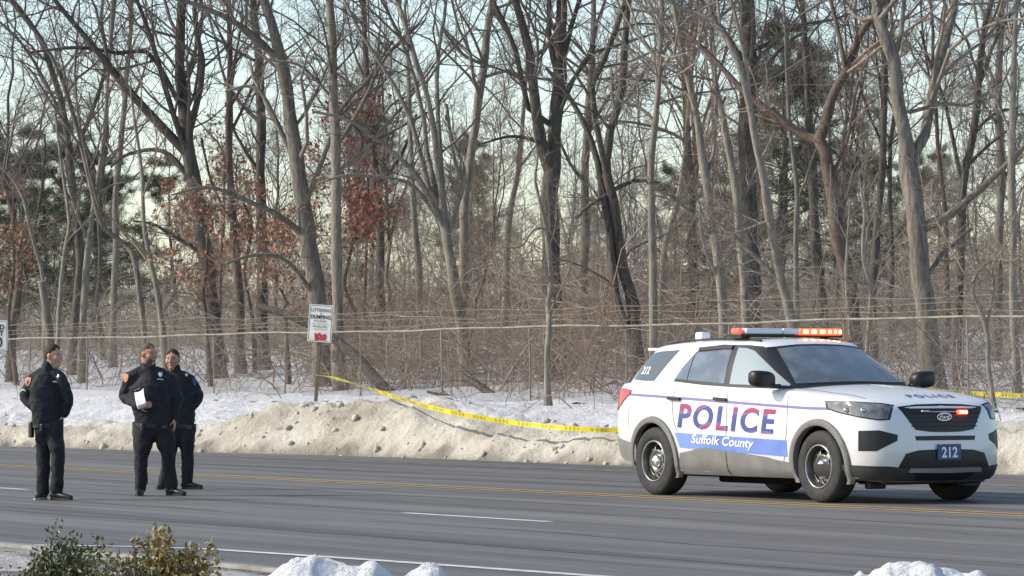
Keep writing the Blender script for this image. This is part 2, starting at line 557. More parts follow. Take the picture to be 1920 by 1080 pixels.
# woven mesh: two families of slanting wires
A_, B_ = [], []
hgt = ZF - .75
for t in np.arange(t_lo - hgt, t_hi, .075):
    a = (t, t + hgt)
    for s in (0, 1):
        ta_, tb_ = (a[0], a[1]) if s == 0 else (a[1], a[0])
        A_.append([(*xy(ta_, NF + .004 * s), .75), (*xy((ta_ + tb_) / 2, NF + .004 * s), (.75 + ZF) / 2), (*xy(tb_, NF + .004 * s), ZF)])
o = fpart('wire_mesh', [(np.array(A_), np.full((len(A_), 3), .0019), 3)], M_wire)


def text_mesh(body, size, shear=0.0, bold=0.0, align='CENTER', space=1.0, sx=1.0):
    cu = bpy.data.curves.new('txt', 'FONT'); cu.body = body; cu.size = size; cu.shear = shear
    cu.align_x = align; cu.offset = bold; cu.space_character = space; cu.resolution_u = 4; cu.fill_mode = 'FRONT'
    o = bpy.data.objects.new('txt', cu); col.objects.link(o)
    dg = bpy.context.evaluated_depsgraph_get()
    me = bpy.data.meshes.new_from_object(o.evaluated_get(dg))
    bpy.data.objects.remove(o)
    V = np.array([v.co for v in me.vertices]); V[:, 0] *= sx
    Fc = [tuple(p.vertices) for p in me.polygons]
    bpy.data.meshes.remove(me); bpy.data.curves.remove(cu)
    return V, Fc


M_sign = mat('sign_face_white', (.74, .74, .71), .45, .5, c2=(.62, .62, .58), scale=6)
M_signb = mat('sign_black', (.02, .02, .02), .5)
M_signg = mat('sign_grey_text', (.13, .14, .14), .5)
M_signr = mat('sign_red', (.50, .03, .05), .5, c2=(.32, .02, .03), scale=30)
M_alu = mat('sign_back_aluminium', (.45, .45, .45), .45, .5, .6)
M_post = mat('sign_post_steel', (.10, .11, .09), .6, .4, .5, c2=(.16, .12, .09), scale=12)


def lettering(parent, body, x, z, size, m, y=-.009, **kw):
    V, Fc = text_mesh(body, size, **kw)
    W = np.stack([V[:, 0] + x, np.full(len(V), y), V[:, 1] + z], 1)
    return link('lettering', mesh_py('lettering', W, Fc), m, parent)


def sign_panel(parent, w, h, zc, rad=.03):
    bm = bmesh.new(); box_bm(bm, (0, 0, zc), (w, .006, h))
    es = [e for e in bm.edges if abs(e.verts[0].co.y - e.verts[1].co.y) > .004]
    bmesh.ops.bevel(bm, geom=es, offset=rad, segments=4, affect='EDGES', profile=.5)
    p = link('panel', bm_mesh('panel', bm), [M_sign], parent)
    bm = bmesh.new()
    for (cx, cz, sx_, sz_) in ((0, zc + h / 2 - .02, w - .07, .008), (0, zc - h / 2 + .02, w - .07, .008), (w / 2 - .02, zc, .008, h - .055), (-w / 2 + .02, zc, .008, h - .055)):
        box_bm(bm, (cx, -.004, cz), (sx_, .004, sz_))
    link('border', bm_mesh('border', bm), M_signb, p)
    for dz in (h * .36, -h * .36):
        bm = bmesh.new()
        r = bmesh.ops.create_cone(bm, cap_ends=True, segments=8, radius1=.011, radius2=.011, depth=.008, matrix=Matrix.Translation((0, -.006, zc + dz)) @ Matrix.Rotation(R(90), 4, 'X'))
        link('bolt', bm_mesh('bolt', bm), M_alu, p)
    return p


def u_post(parent, h, x=0, y=.03):
    bm = bmesh.new()
    box_bm(bm, (x, y, h / 2 - .3), (.05, .006, h + .6)); box_bm(bm, (x - .027, y + .016, h / 2 - .3), (.006, .036, h + .6)); box_bm(bm, (x + .027, y + .016, h / 2 - .3), (.006, .036, h + .6))
    return link('post', bm_mesh('post', bm), M_post, parent)


# littering and dumping notice on its post in the crest of the bank
dS = dn(590, 32.2)
b = P(590, 748, dS); gz = ground_z(b[0], b[1])
s_ = F / dS
rt = tag(empty('notice_sign', (b[0], b[1], gz), R(-14)), 'white notice on a dark post against littering and dumping, red patch at its foot', 'sign')
zc = P(590, 606, dS)[2] - gz
lean = math.atan(10 / (748 - 606))
rt.rotation_euler = (0, lean, R(-14))
w_, h_ = 47 / s_, 70 / s_
u_post(rt, zc + h_ / 2 - .03)
pn = sign_panel(rt, w_, h_, zc)
for body, dz, sz, mm, bo in (('LITTERING', .235, .082, M_signg, .002), ('&', .185, .05, M_signg, .001), ('DUMPING', .105, .096, M_signb, .003), ('IS ILLEGAL', .045, .055, M_signg, .001), ('VIOLATORS WILL BE', -.005, .034, M_signg, 0), ('PROSECUTED', -.055, .045, M_signg, .001), ('REWARD FOR TIPS', -.10, .032, M_signg, 0)):
    V_, F_ = text_mesh(body, sz, bold=bo)
    k = min(1.0, (w_ - .08) / (V_[:, 0].max() - V_[:, 0].min()))
    lettering(pn, body, 0, zc + dz - .02, sz, mm, bold=bo, sx=k)
bm = bmesh.new()
vs_ = [bm.verts.new((x, -.0085, zc - h_ / 2 + .035 + z)) for x, z in ((-.09, 0), (-.02, -.01), (.0, .012), (.03, -.004), (.12, .0), (.14, .06), (.12, .13), (.05, .10), (.0, .14), (-.05, .115), (-.10, .13))]
bm.faces.new(vs_); bmesh.ops.triangulate(bm, faces=bm.faces[:])
link('red_patch', bm_mesh('red_patch', bm), M_signr, pn)
SIGN_X, SIGN_D, SIGN_Z = b[0], dS, gz

# speed limit sign cut by the left edge of the picture
dL = dn(-8, 31.5)
b2 = P(-8, 745, dL); g2 = ground_z(b2[0], b2[1]); s2 = F / dL
rs = tag(empty('speed_limit_sign', (b2[0], b2[1], g2), R(-8)), 'white speed limit sign with black lettering at the left edge of the picture', 'sign')
z2 = P(-8, 629, dL)[2] - g2
hh_ = 57 / s2; ww_ = hh_ * .80
u_post(rs, z2 + hh_ / 2)
p2 = sign_panel(rs, ww_, hh_, z2)
for body, dz, sz in (('SPEED', .15, .17), ('LIMIT', .0, .17), ('40', -.29, .36)):
    k_ = hh_ / .76
    V_, F_ = text_mesh(body, sz * k_, bold=.006)
    k = min(1.0, (ww_ - .10) / (V_[:, 0].max() - V_[:, 0].min()))
    lettering(p2, body, 0, z2 + dz * k_, sz * k_, M_signb, bold=.006, sx=k)

# police tape
mt, t_, p_ = new_mat('yellow_barrier_tape')
p_.inputs['Roughness'].default_value = .35
M_tape = mt
at_ = t_.nodes.new('ShaderNodeAttribute'); at_.attribute_name = 'print'
rp = t_.nodes.new('ShaderNodeMix'); rp.data_type = 'RGBA'
rp.inputs[6].default_value = (.86, .72, .03, 1); rp.inputs[7].default_value = (.42, .34, .02, 1)
t_.links.new(at_.outputs['Fac'], rp.inputs[0]); t_.links.new(rp.outputs[2], p_.inputs['Base Color'])
tl_ = t_.nodes.new('ShaderNodeBsdfTranslucent'); tl_.inputs[0].default_value = (.8, .65, .03, 1)
ms = t_.nodes.new('ShaderNodeMixShader'); ms.inputs[0].default_value = .3
t_.links.new(p_.outputs[0], ms.inputs[1]); t_.links.new(tl_.outputs[0], ms.inputs[2])
t_.links.new(ms.outputs[0], t_.nodes['Material Output'].inputs[0])


def tape(label, pts, wpx, nseg):
    """ribbon 75 mm wide through pixel points with distances, twisting a little; words printed as dark dashes of geometry colour"""
    C = catmull([P(u, v, d) for u, v, d in pts], nseg)
    tw = catmull([[a] for a in wpx], nseg)[:, 0]
    V, Fc, A = [], [], []
    rows = (-1, -.55, -.45, .45, .55, 1)
    L = np.concatenate([[0], np.cumsum(np.linalg.norm(np.diff(C, axis=0), axis=1))])
    for i in range(nseg):
        T = norm(C[min(i + 1, nseg - 1)] - C[max(i - 1, 0)])
        up = norm(np.cross(T, np.cross([0, 0, 1.0], T)))
        sd_ = np.cross(T, up)
        a = tw[i] + .25 * math.sin(L[i] * 2.1) * 1
        d_ = up * math.cos(a) + sd_ * math.sin(a)
        for r in rows:
            V.append(C[i] + d_ * r * .0375)
            ph = (L[i] / .62) % 1
            A.append(1.0 if (abs(r) < .6 and ph < .62 and (math.sin(L[i] * 60) > -.55)) else 0.0)
    n = len(rows)
    for i in range(nseg - 1):
        for r in range(n - 1):
            Fc.append((i * n + r, (i + 1) * n + r, (i + 1) * n + r + 1, i * n + r + 1))
    base = np.array(C[0])
    me = mesh_py('police_tape', np.array(V) - base, Fc, True)
    a = me.attributes.new('print', 'FLOAT', 'POINT'); a.data.foreach_set('value', np.array(A, np.float32))
    o = link('police_tape', me, M_tape); o.location = base
    return tag(o, label, 'police tape', 'police tape lines')


TREE12_N = 36.5
dT = dn(1745, TREE12_N)
tape('yellow police tape sagging from the notice post down behind the police car',
     [(590, 702, SIGN_D - .05), (640, 712, 63.2), (700, 731, 61.6), (800, 762, 58.4), (900, 783, 56.9), (1000, 797, 55.7), (1100, 805, 54.6), (1160, 806, 54.4), (1300, 800, 55.8), (1500, 778, 55.8), (1740, 731, dT - .33)], [1.1, 1.0, .2, .1, 0, .1, .2, .1, .2, .5, .4], 900)
tape('yellow police tape running from the thick tree trunk to the right edge of the picture',
     [(1738, 729, dT - .36), (1800, 736, dT - 1.4), (1920, 742, dT - 3.4), (2050, 742, dT - 5.6), (2200, 731, dT - 7.8)], [.6, .1, .2, .1, .3], 420)
# ================================================================== TREES
def bark_mat(name, c1, c2, c3, vscale=1.0):
    m, t, p = new_mat(name)
    p.inputs['Roughness'].default_value = .9; p.inputs['Specular IOR Level'].default_value = .15
    tc = t.nodes.new('ShaderNodeTexCoord'); mp = t.nodes.new('ShaderNodeMapping'); mp.inputs['Scale'].default_value = (9, 9, 1.3)
    t.links.new(tc.outputs['Object'], mp.inputs[0])
    n1 = t.nodes.new('ShaderNodeTexNoise'); n1.inputs['Scale'].default_value = 2.2 * vscale; n1.inputs['Detail'].default_value = 6; n1.inputs['Roughness'].default_value = .7
    t.links.new(mp.outputs[0], n1.inputs[0])
    rp = t.nodes.new('ShaderNodeValToRGB')
    rp.color_ramp.elements[0].position = .34; rp.color_ramp.elements[0].color = (*c1, 1)
    rp.color_ramp.elements[1].position = .68; rp.color_ramp.elements[1].color = (*c2, 1)
    t.links.new(n1.outputs[0], rp.inputs[0])
    n2 = t.nodes.new('ShaderNodeTexNoise'); n2.inputs['Scale'].default_value = 1.1; n2.inputs['Detail'].default_value = 3
    t.links.new(tc.outputs['Object'], n2.inputs[0])
    r2 = t.nodes.new('ShaderNodeValToRGB'); r2.color_ramp.elements[0].position = .5; r2.color_ramp.elements[1].position = .7
    t.links.new(n2.outputs[0], r2.inputs[0])
    mx = t.nodes.new('ShaderNodeMix'); mx.data_type = 'RGBA'
    t.links.new(r2.outputs[0], mx.inputs[0]); t.links.new(rp.outputs[0], mx.inputs[6]); mx.inputs[7].default_value = (*c3, 1)
    t.links.new(mx.outputs[2], p.inputs['Base Color'])
    b = t.nodes.new('ShaderNodeBump'); b.inputs['Strength'].default_value = .9; b.inputs['Distance'].default_value = .03
    t.links.new(n1.outputs[0], b.inputs['Height']); t.links.new(b.outputs[0], p.inputs['Normal'])
    return m


M_bark = [bark_mat('grey_brown_bark', (0.088, 0.078, 0.068), (0.284, 0.252, 0.212), (0.176, 0.169, 0.135)),
          bark_mat('pale_grey_bark', (0.133, 0.120, 0.102), (0.344, 0.310, 0.260), (0.211, 0.199, 0.161)),
          bark_mat('dark_bark', (0.051, 0.046, 0.041), (0.155, 0.135, 0.116), (0.101, 0.099, 0.081)),
          bark_mat('brown_bark', (0.081, 0.061, 0.051), (0.203, 0.151, 0.124), (0.128, 0.105, 0.089))]
M_twig = [mat('grey_twigs', (0.176, 0.151, 0.132), .9, .1, c2=(0.270, 0.236, 0.203), scale=1.5), mat('brown_twigs', (0.203, 0.155, 0.121), .9, .1, c2=(0.311, 0.243, 0.189), scale=1.5),
          mat('dark_twigs', (0.115, 0.103, 0.089), .9, .1, c2=(0.189, 0.162, 0.142), scale=1.5)]


def kids(Pp, Rp, cnt, t0, t1, ang, length, N, up, wobble, rk=.55, rmin=.004, lvar=.5, tip=.35, g=rng):
    """side branches of every polyline in Pp: returns (K*cnt,N,3),(K*cnt,N)"""
    K, Np, _ = Pp.shape
    M = K * cnt
    idx = np.repeat(np.arange(K), cnt)
    tt_ = g.uniform(t0, t1, M)
    f = tt_ * (Np - 1); i = np.minimum(f.astype(int), Np - 2); w = (f - i)[:, None]
    a, b = Pp[idx, i], Pp[idx, i + 1]
    pos = a * (1 - w) + b * w
    tan = norm(b - a)
    r = Rp[idx, i] * (1 - w[:, 0]) + Rp[idx, i + 1] * w[:, 0]
    rv = norm(g.normal(size=(M, 3))); perp = norm(rv - tan * np.sum(rv * tan, 1, keepdims=True))
    an = g.normal(ang, .22, M)[:, None]
    d = norm(tan * np.cos(an) + perp * np.sin(an) + np.array([0, 0, up]))
    plen = np.linalg.norm(np.diff(Pp, axis=1), axis=2).sum(1)[idx]
    L = length(plen, tt_) * g.uniform(1 - lvar, 1 + lvar, M)
    r0 = np.maximum(np.minimum(r * rk, L * .013 + .002), rmin)
    out = np.zeros((M, N, 3)); out[:, 0] = pos
    cur = pos
    for k in range(1, N):
        d = norm(d + g.normal(size=(M, 3)) * wobble + np.array([0, 0, up * .35]))
        cur = cur + d * (L / (N - 1))[:, None]
        out[:, k] = cur
    rad = r0[:, None] * np.linspace(1, tip, N)[None, :]
    rad[:, -1] = np.maximum(rad[:, -1] * .5, rmin * .4)
    return out, rad


def twig_levels(PL, RL, dens=1.0, g=rng, size=1.0, rmin=.0042):
    """PL list of limb polylines (1,N,3); returns groups of branch levels"""
    groups = []
    N0 = 14
    Q0 = np.array([catmull(np.hstack([p, np.asarray(r)[:, None]]), N0) for p, r in zip(PL, RL)]); P0, R0 = Q0[:, :, :3], Q0[:, :, 3]
    c1 = max(3, int(round(10 * dens)))
    P1, R1 = kids(P0, R0, c1, .12, .97, .95, lambda L, t: np.clip(L * .34, .7, 3.2) * (1.15 - .6 * t) * size, 7, .16, .20, .5, rmin * 1.6, g=g)
    groups.append((P1, R1, 5))
    P2, R2 = kids(P1, R1, 4, .15, .98, .8, lambda L, t: L * .5 * (1.2 - .5 * t), 4, .10, .22, .6, rmin * 1.1, g=g)
    groups.append((P2, R2, 3))
    P3, R3 = kids(P2, R2, 4, .1, 1.0, .75, lambda L, t: np.clip(L * .6, .16, .8), 3, .06, .24, .7, rmin * .75, g=g)
    groups.append((P3, R3, 3))
    return groups, (P2, P3)


def wander(p, amp, g):
    p = p.copy(); n = len(p)
    k = g.normal(size=(n, 3)) * amp * np.array([1, 1, .25]); k[0] = 0
    ks = np.copy(k); ks[1:-1] = (k[:-2] + 2 * k[1:-1] + k[2:]) / 4
    return p + ks


def traced_tree(name, label, n, trunk, limbs=(), bark=0, twig=0, dens=1.0, top=None, seed=0, cat='tree', group='bare trees at the edge of the wood', leaves=None, hgt=13.0, flare=1.35, size=1.0, bare=False):
    """trunk and limbs are (column, row, width) in photograph pixels; n is the distance across the road where the tree stands"""
    g = np.random.default_rng(1000 + seed)
    d = dn(trunk[0][0], n)
    s = d / F
    pts = [P(u, v, d) for u, v, w in trunk]; rad = [w * s * .44 for u, v, w in trunk]
    gz_ = ground_z(pts[0][0], pts[0][1], False)
    # base on the ground below the lowest visible point
    if pts[0][2] > gz_ + .05:
        dx = np.clip((pts[0][0] - pts[1][0]) / max(.1, pts[1][2] - pts[0][2]), -.2, .2) * (pts[0][2] - gz_) * .6
        pts.insert(0, np.array([pts[0][0] + dx, d, gz_ - .12])); rad.insert(0, rad[0] * flare)
    else:
        pts[0][2] = gz_ - .12; rad[0] *= flare
    # carry the stem on above the frame
    if trunk[-1][1] < 60 and not bare:
        dr = norm(pts[-1] - pts[-2]); zt = pts[-1][2]
        while zt < hgt:
            dr = norm(dr + np.array([g.normal() * .12, g.normal() * .12, .18]))
            pts.append(pts[-1] + dr * 1.4); rad.append(rad[-1] * .84); zt = pts[-1][2]
    A = np.array(pts); A[1:, 1] += np.cumsum(g.normal(size=len(A) - 1) * .12)
    n0 = max(16, int(len(A) * 3))
    CR = catmull(np.hstack([A, np.array(rad)[:, None]]), n0); C = wander(CR[:, :3], rad[0] * .12, g); Rr = CR[:, 3]
    Rr = np.maximum(Rr * (1 + .06 * g.normal(size=n0)), .004)
    base = np.array([C[0][0], d, gz_])
    root = tag(empty(name, base), label, cat, group)
    tg = [(C[None] - base, Rr[None], 10)]
    PL, RL = [C[int(n0 * .3):]], [Rr[int(n0 * .3):]]
    for lb in limbs:
        q = np.array([P(u, v, d) for u, v, w in lb]); rr = np.array([w * s * .44 for u, v, w in lb])
        # start on the stem nearest to the first point
        j = np.argmin(np.linalg.norm(C[:, [0, 2]] - q[0][[0, 2]], axis=1))
        ln = np.linalg.norm(q[-1] - q[0])
        q[:, 1] = C[j, 1] + np.linspace(0, 1, len(q)) * ln * g.uniform(-.45, .35)
        q[0] = q[0] * .3 + C[j] * .7
        if lb[-1][1] < 40:
            dr = norm(q[-1] - q[-2])
            for _ in range(4):
                dr = norm(dr + np.array([g.normal() * .14, g.normal() * .14, .2])); q = np.vstack([q, q[-1] + dr * 1.1]); rr = np.append(rr, rr[-1] * .8)
        CR = catmull(np.hstack([q, rr[:, None]]), 14); Cl = wander(CR[:, :3], rr[0] * .3, g); Rl = CR[:, 3]
        Rl = np.maximum(Rl, .004)
        tg.append((Cl[None] - base, Rl[None], 8)); PL.append(Cl); RL.append(Rl)
    link('trunk', tube_mesh('trunk', tg), M_bark[bark], root)
    if dens > 0:
        # a few free limbs of the stem, thicker than the twigs
        P1, R1 = kids(C[None, int(n0 * .35):], Rr[None, int(n0 * .35):], max(2, int(5 * dens)), .1, .95, .85, lambda L, t: np.full(len(t), 2.6 * size), 9, .22, .16, .5, .012, g=g)
        for a, b_ in zip(P1, R1): PL.append(a); RL.append(b_)
        gr, (P2, P3) = twig_levels(PL, RL, dens, g, size)
        gr.insert(0, (P1, R1, 6))
        link('crown', tube_mesh('crown', [(a - base, b_, c) for a, b_, c in gr]), M_twig[twig], root)
        if leaves:
            leaf_part(root, np.concatenate([P3[:, -1], P3[:, 1], P2[:, 2]]) - base, leaves, g, base, s)
    return root


def leaf_part(root, pts, spec, g, base, s, name='leaves'):
    m, num, size, box = spec
    if box:
        u = pts[:, 0] + base[0]; y = pts[:, 1] + base[1]; z = pts[:, 2] + base[2]
        uu = 960 + F * u / y; vv = YH - (z - H) * F / y
        ok = (uu > box[0]) & (uu < box[2]) & (vv > box[1]) & (vv < box[3])
        pts = pts[ok]
    if len(pts) == 0: return
    c = pts[g.integers(0, len(pts), num)] + g.normal(size=(num, 3)) * .10
    a = norm(g.normal(size=(num, 3)) + np.array([0, 0, -.8])); b = norm(np.cross(a, g.normal(size=(num, 3)))); nn = np.cross(a, b)
    L = size * g.uniform(.6, 1.3, num)[:, None]
    # bent, pointed leaf: two quads folded along the rib
    V = np.stack([c, c + a * L * .45 + b * L * .30 + nn * L * .12, c + a * L, c + a * L * .45 - b * L * .30 + nn * L * .12, c + a * L * .5 - nn * L * .03], 1).reshape(-1, 3)
    i = np.arange(num)[:, None] * 5
    Q = np.concatenate([i + np.array([[0, 1, 4]]), i + np.array([[1, 2, 4]]), i + np.array([[2, 3, 4]]), i + np.array([[3, 0, 4]])])
    link(name, mesh_np(name, V, Q, False), m, root)


M_oak = mat('dry_oak_leaves', (.30, .155, .11), .8, .2, c2=(.40, .24, .17), scale=2.5)
M_oak2 = mat('rusty_oak_leaves', (.27, .10, .08), .8, .2, c2=(.36, .17, .125), scale=2.5)
M_beech = mat('straw_leaves', (.34, .22, .12), .8, .2, c2=(.42, .30, .18), scale=2.5)

T = traced_tree
T('tree', 'thick dark tree behind the officers with a long limb sweeping up to the upper left', 38.5,
  [(408, 735, 38), (403, 650, 36), (398, 560, 35), (377, 440, 32), (362, 330, 30), (350, 250, 28), (340, 180, 26), (333, 100, 22), (337, 0, 20)],
  [[(348, 285, 22), (300, 235, 20), (250, 180, 18), (200, 115, 15), (150, 55, 12), (95, -10, 9)], [(352, 260, 16), (380, 130, 13), (365, 40, 11), (372, -20, 9)],
   [(360, 330, 13), (300, 120, 11), (270, 20, 8)], [(385, 480, 10), (330, 445, 8), (285, 420, 6), (250, 415, 4)], [(345, 215, 12), (280, 100, 11), (225, 100, 9), (150, 90, 8), (60, 100, 5)],
   [(365, 350, 12), (310, 285, 10), (240, 285, 8), (200, 310, 5)]], 2, 2, 1.2, seed=1)
T('tree', 'tall leaning grey tree rising behind the littering notice', 37.0,
  [(612, 740, 44), (604, 650, 40), (595, 560, 38), (580, 470, 36), (566, 380, 34), (556, 300, 31), (545, 220, 29), (530, 140, 26), (515, 70, 23), (497, 0, 20)],
  [[(528, 130, 16), (490, 78, 15), (430, 38, 13), (370, 12, 11), (310, -6, 9)], [(572, 450, 15), (530, 410, 13), (480, 385, 11), (430, 362, 9), (383, 355, 7), (330, 370, 4)],
   [(560, 330, 11), (500, 190, 10), (465, 160, 8), (420, 170, 5)], [(575, 400, 12), (640, 215, 10), (690, 160, 8), (740, 90, 6)], [(590, 560, 12), (540, 490, 9), (480, 480, 8), (420, 500, 5)]], 0, 0, 1.2, seed=2)
T('tree', 'straight slim dark tree standing just right of the littering notice', 36.2,
  [(640, 735, 27), (634, 620, 25), (631, 500, 24), (629, 400, 22), (627, 300, 21), (624, 200, 20), (621, 100, 18), (618, 0, 16)],
  [[(628, 330, 8), (690, 270, 7), (740, 215, 5)], [(625, 190, 7), (560, 120, 6), (500, 110, 4)]], 1, 2, .9, seed=3)
T('tree', 'slender grey tree left of the leaning tree, behind the officers', 42.0,
  [(495, 735, 32), (492, 640, 28), (488, 500, 26), (487, 400, 24), (487, 280, 22), (484, 160, 20), (478, 60, 17), (474, 0, 15)],
  [[(487, 330, 9), (440, 250, 7), (420, 190, 5)]], 2, 2, .9, seed=4)
T('tree', 'many stemmed tree fanning out from one foot, left of the centre', 38.0,
  [(872, 700, 28), (866, 620, 27), (855, 550, 25), (843, 480, 22), (834, 420, 20), (826, 350, 15), (818, 280, 13), (805, 200, 12), (780, 110, 11), (752, 30, 10), (742, 0, 9)],
  [[(838, 440, 15), (812, 385, 13), (785, 335, 12), (745, 295, 10), (690, 250, 9), (645, 225, 7), (590, 215, 5)], [(832, 400, 13), (800, 340, 12), (775, 240, 11), (735, 150, 9), (690, 80, 8), (655, 20, 7)],
   [(832, 400, 12), (826, 300, 11), (822, 200, 10), (822, 110, 9), (832, 30, 8), (838, -10, 7)], [(834, 410, 11), (800, 290, 11), (790, 200, 10), (760, 90, 8), (722, 10, 7)],
   [(836, 420, 12), (775, 350, 9), (720, 335, 8), (650, 332, 6), (600, 350, 4)], [(840, 450, 10), (870, 330, 8), (850, 270, 7), (835, 210, 5)]], 1, 2, 1.1, seed=5)
T('tree', 'smooth upright pale grey tree right of the many stemmed one', 40.5,
  [(866, 720, 26), (868, 600, 22), (870, 500, 21), (870, 400, 20), (874, 340, 19), (884, 280, 18), (896, 200, 18), (906, 130, 17), (916, 60, 16), (925, 0, 15)],
  [[(872, 350, 11), (858, 320, 9), (848, 270, 8), (838, 200, 6)], [(912, 120, 9), (870, 105, 7), (830, 60, 5)], [(905, 140, 8), (950, 135, 7), (990, 150, 5)], [(922, 25, 11), (950, 55, 10), (964, 85, 9)]], 1, 0, 1.0, seed=6)
T('tree', 'biggest twin trunked tree near the middle of the wood', 39.0,
  [(1038, 715, 46), (1036, 620, 42), (1032, 500, 40), (1030, 400, 40), (1031, 340, 38), (1040, 270, 32), (1045, 200, 29), (1047, 130, 27), (1051, 60, 25), (1055, 0, 23)],
  [[(1030, 335, 30), (1019, 270, 27), (1010, 210, 24), (1001, 150, 22), (988, 80, 19), (972, 25, 17), (962, -20, 15)], [(1012, 230, 13), (992, 200, 12), (977, 140, 12), (962, 70, 11), (934, 26, 10), (925, -10, 8)],
   [(1046, 150, 13), (1062, 80, 12), (1078, 20, 11)], [(1040, 240, 9), (1095, 110, 8), (1150, 85, 7), (1230, 60, 5)], [(1035, 320, 12), (1012, 270, 10), (960, 255, 7), (905, 270, 4)], [(1032, 130, 14), (1032, 60, 12), (1030, 0, 11)]], 2, 2, 1.3, seed=7, hgt=15)
T('sapling', 'thin crooked sapling standing in the snow in front of the fence, mid picture', 33.6,
  [(1029, 781, 16), (1027, 713, 13), (1027, 650, 12), (1030, 595, 12), (1028, 570, 11), (1034, 533, 10), (1025, 433, 9), (1012, 375, 7), (1003, 333, 6), (1008, 295, 5), (1000, 240, 3)],
  [[(1026, 432, 6), (1002, 430, 5), (975, 462, 4), (940, 465, 3)], [(1030, 540, 4), (1016, 490, 3)], [(1030, 590, 4), (1070, 500, 3), (1085, 440, 2)]], 1, 1, .5, seed=8, cat='sapling', group='saplings along the fence', size=.6, bare=True)
T('tree', 'pair of leaning dark stems crossing, left of the police car light bar', 37.6,
  [(1196, 700, 32), (1190, 630, 29), (1184, 560, 27), (1165, 480, 25), (1153, 400, 23), (1143, 330, 20), (1141, 265, 18), (1153, 215, 18), (1166, 160, 17), (1174, 70, 15), (1178, 0, 13)],
  [[(1185, 640, 20), (1160, 570, 19), (1145, 470, 18), (1134, 385, 17), (1120, 300, 15), (1090, 215, 12), (1055, 160, 10), (1023, 123, 7)], [(1148, 370, 14), (1110, 175, 13), (1130, 120, 13), (1160, 40, 12), (1176, -20, 10)],
   [(1150, 365, 10), (1190, 338, 8), (1240, 340, 5)], [(1150, 365, 9), (1100, 390, 7), (1080, 410, 4)], [(1168, 150, 7), (1210, 150, 6), (1260, 155, 4)]], 2, 2, 1.1, seed=9)
T('tree', 'slim straight light trunk rising left of the police car roof', 36.4,
  [(1224, 715, 18), (1224, 600, 17), (1223, 480, 16), (1221, 380, 15), (1221, 300, 15), (1228, 210, 14), (1236, 90, 13), (1240, 0, 12)],
  [[(1228, 235, 8), (1190, 200, 7), (1120, 185, 5)], [(1236, 110, 9), (1262, 75, 7), (1300, 50, 5)], [(1222, 370, 5), (1270, 380, 4), (1310, 400, 3)]], 1, 0, .8, seed=10)
T('tree', 'leaning grey trunk above the rear of the police car roof, left of a dark trunk', 37.0,
  [(1366, 700, 24), (1358, 600, 22), (1348, 500, 21), (1338, 420, 20), (1330, 370, 19), (1318, 300, 18), (1308, 225, 16), (1292, 150, 14), (1272, 60, 12), (1262, 0, 11)],
  [[(1340, 440, 9), (1290, 390, 8), (1240, 355, 6), (1200, 335, 4)], [(1326, 340, 9), (1345, 260, 8), (1348, 120, 7), (1340, 20, 6)], [(1352, 520, 8), (1320, 460, 7), (1310, 380, 5)]], 1, 0, 1.0, seed=11)
T('tree', 'pale narrow trunk between two others above the police car roof', 37.8,
  [(1402, 700, 22), (1400, 600, 20), (1394, 480, 19), (1385, 380, 18), (1376, 310, 16), (1358, 220, 14), (1342, 120, 12), (1335, 20, 11), (1333, 0, 10)],
  [[(1384, 380, 7), (1430, 300, 6), (1460, 240, 4)]], 1, 0, .8, seed=12)
T('tree', 'pale trunk leaning right with its foot behind the lit light bar', 36.0,
  [(1500, 700, 24), (1483, 610, 22), (1455, 500, 20), (1441, 430, 19), (1431, 380, 18), (1416, 300, 16), (1398, 205, 14), (1377, 128, 13), (1332, 52, 12), (1285, 30, 10), (1240, 5, 8)],
  [[(1440, 425, 7), (1370, 440, 6), (1345, 425, 4)], [(1462, 525, 12), (1410, 480, 10), (1370, 440, 8), (1355, 430, 5)], [(1400, 210, 9), (1385, 100, 8), (1360, 10, 7)]], 1, 0, .9, seed=13)
T('tree', 'thick straight dark trunk behind the leaning trunks over the police car', 43.0,
  [(1412, 660, 42), (1410, 520, 40), (1405, 400, 39), (1404, 280, 39), (1406, 160, 38), (1405, 80, 37), (1403, 0, 35)],
  [[(1405, 100, 12), (1450, 75, 10), (1500, 40, 8), (1560, 30, 5)], [(1404, 180, 11), (1460, 95, 9), (1510, 60, 6)], [(1404, 120, 12), (1360, 60, 10), (1320, 10, 8)]], 2, 2, 1.1, seed=14)
T('tree', 'crooked dark brown forked tree above the police car bonnet', 37.5,
  [(1605, 690, 38), (1597, 590, 34), (1585, 500, 32), (1568, 430, 31), (1560, 340, 29), (1548, 280, 28), (1536, 258, 28), (1548, 235, 24), (1562, 180, 21), (1590, 130, 19), (1610, 80, 15), (1632, 40, 13), (1650, 15, 11)],
  [[(1540, 265, 22), (1510, 250, 21), (1455, 212, 18), (1412, 175, 15), (1370, 130, 12), (1325, 80, 10), (1285, 45, 8)], [(1592, 130, 11), (1578, 70, 10), (1568, 20, 9), (1560, -20, 8)],
   [(1560, 330, 8), (1592, 250, 7), (1605, 170, 6), (1630, 90, 4)], [(1575, 430, 6), (1600, 330, 5), (1610, 240, 4)]], 3, 1, 1.2, seed=15)
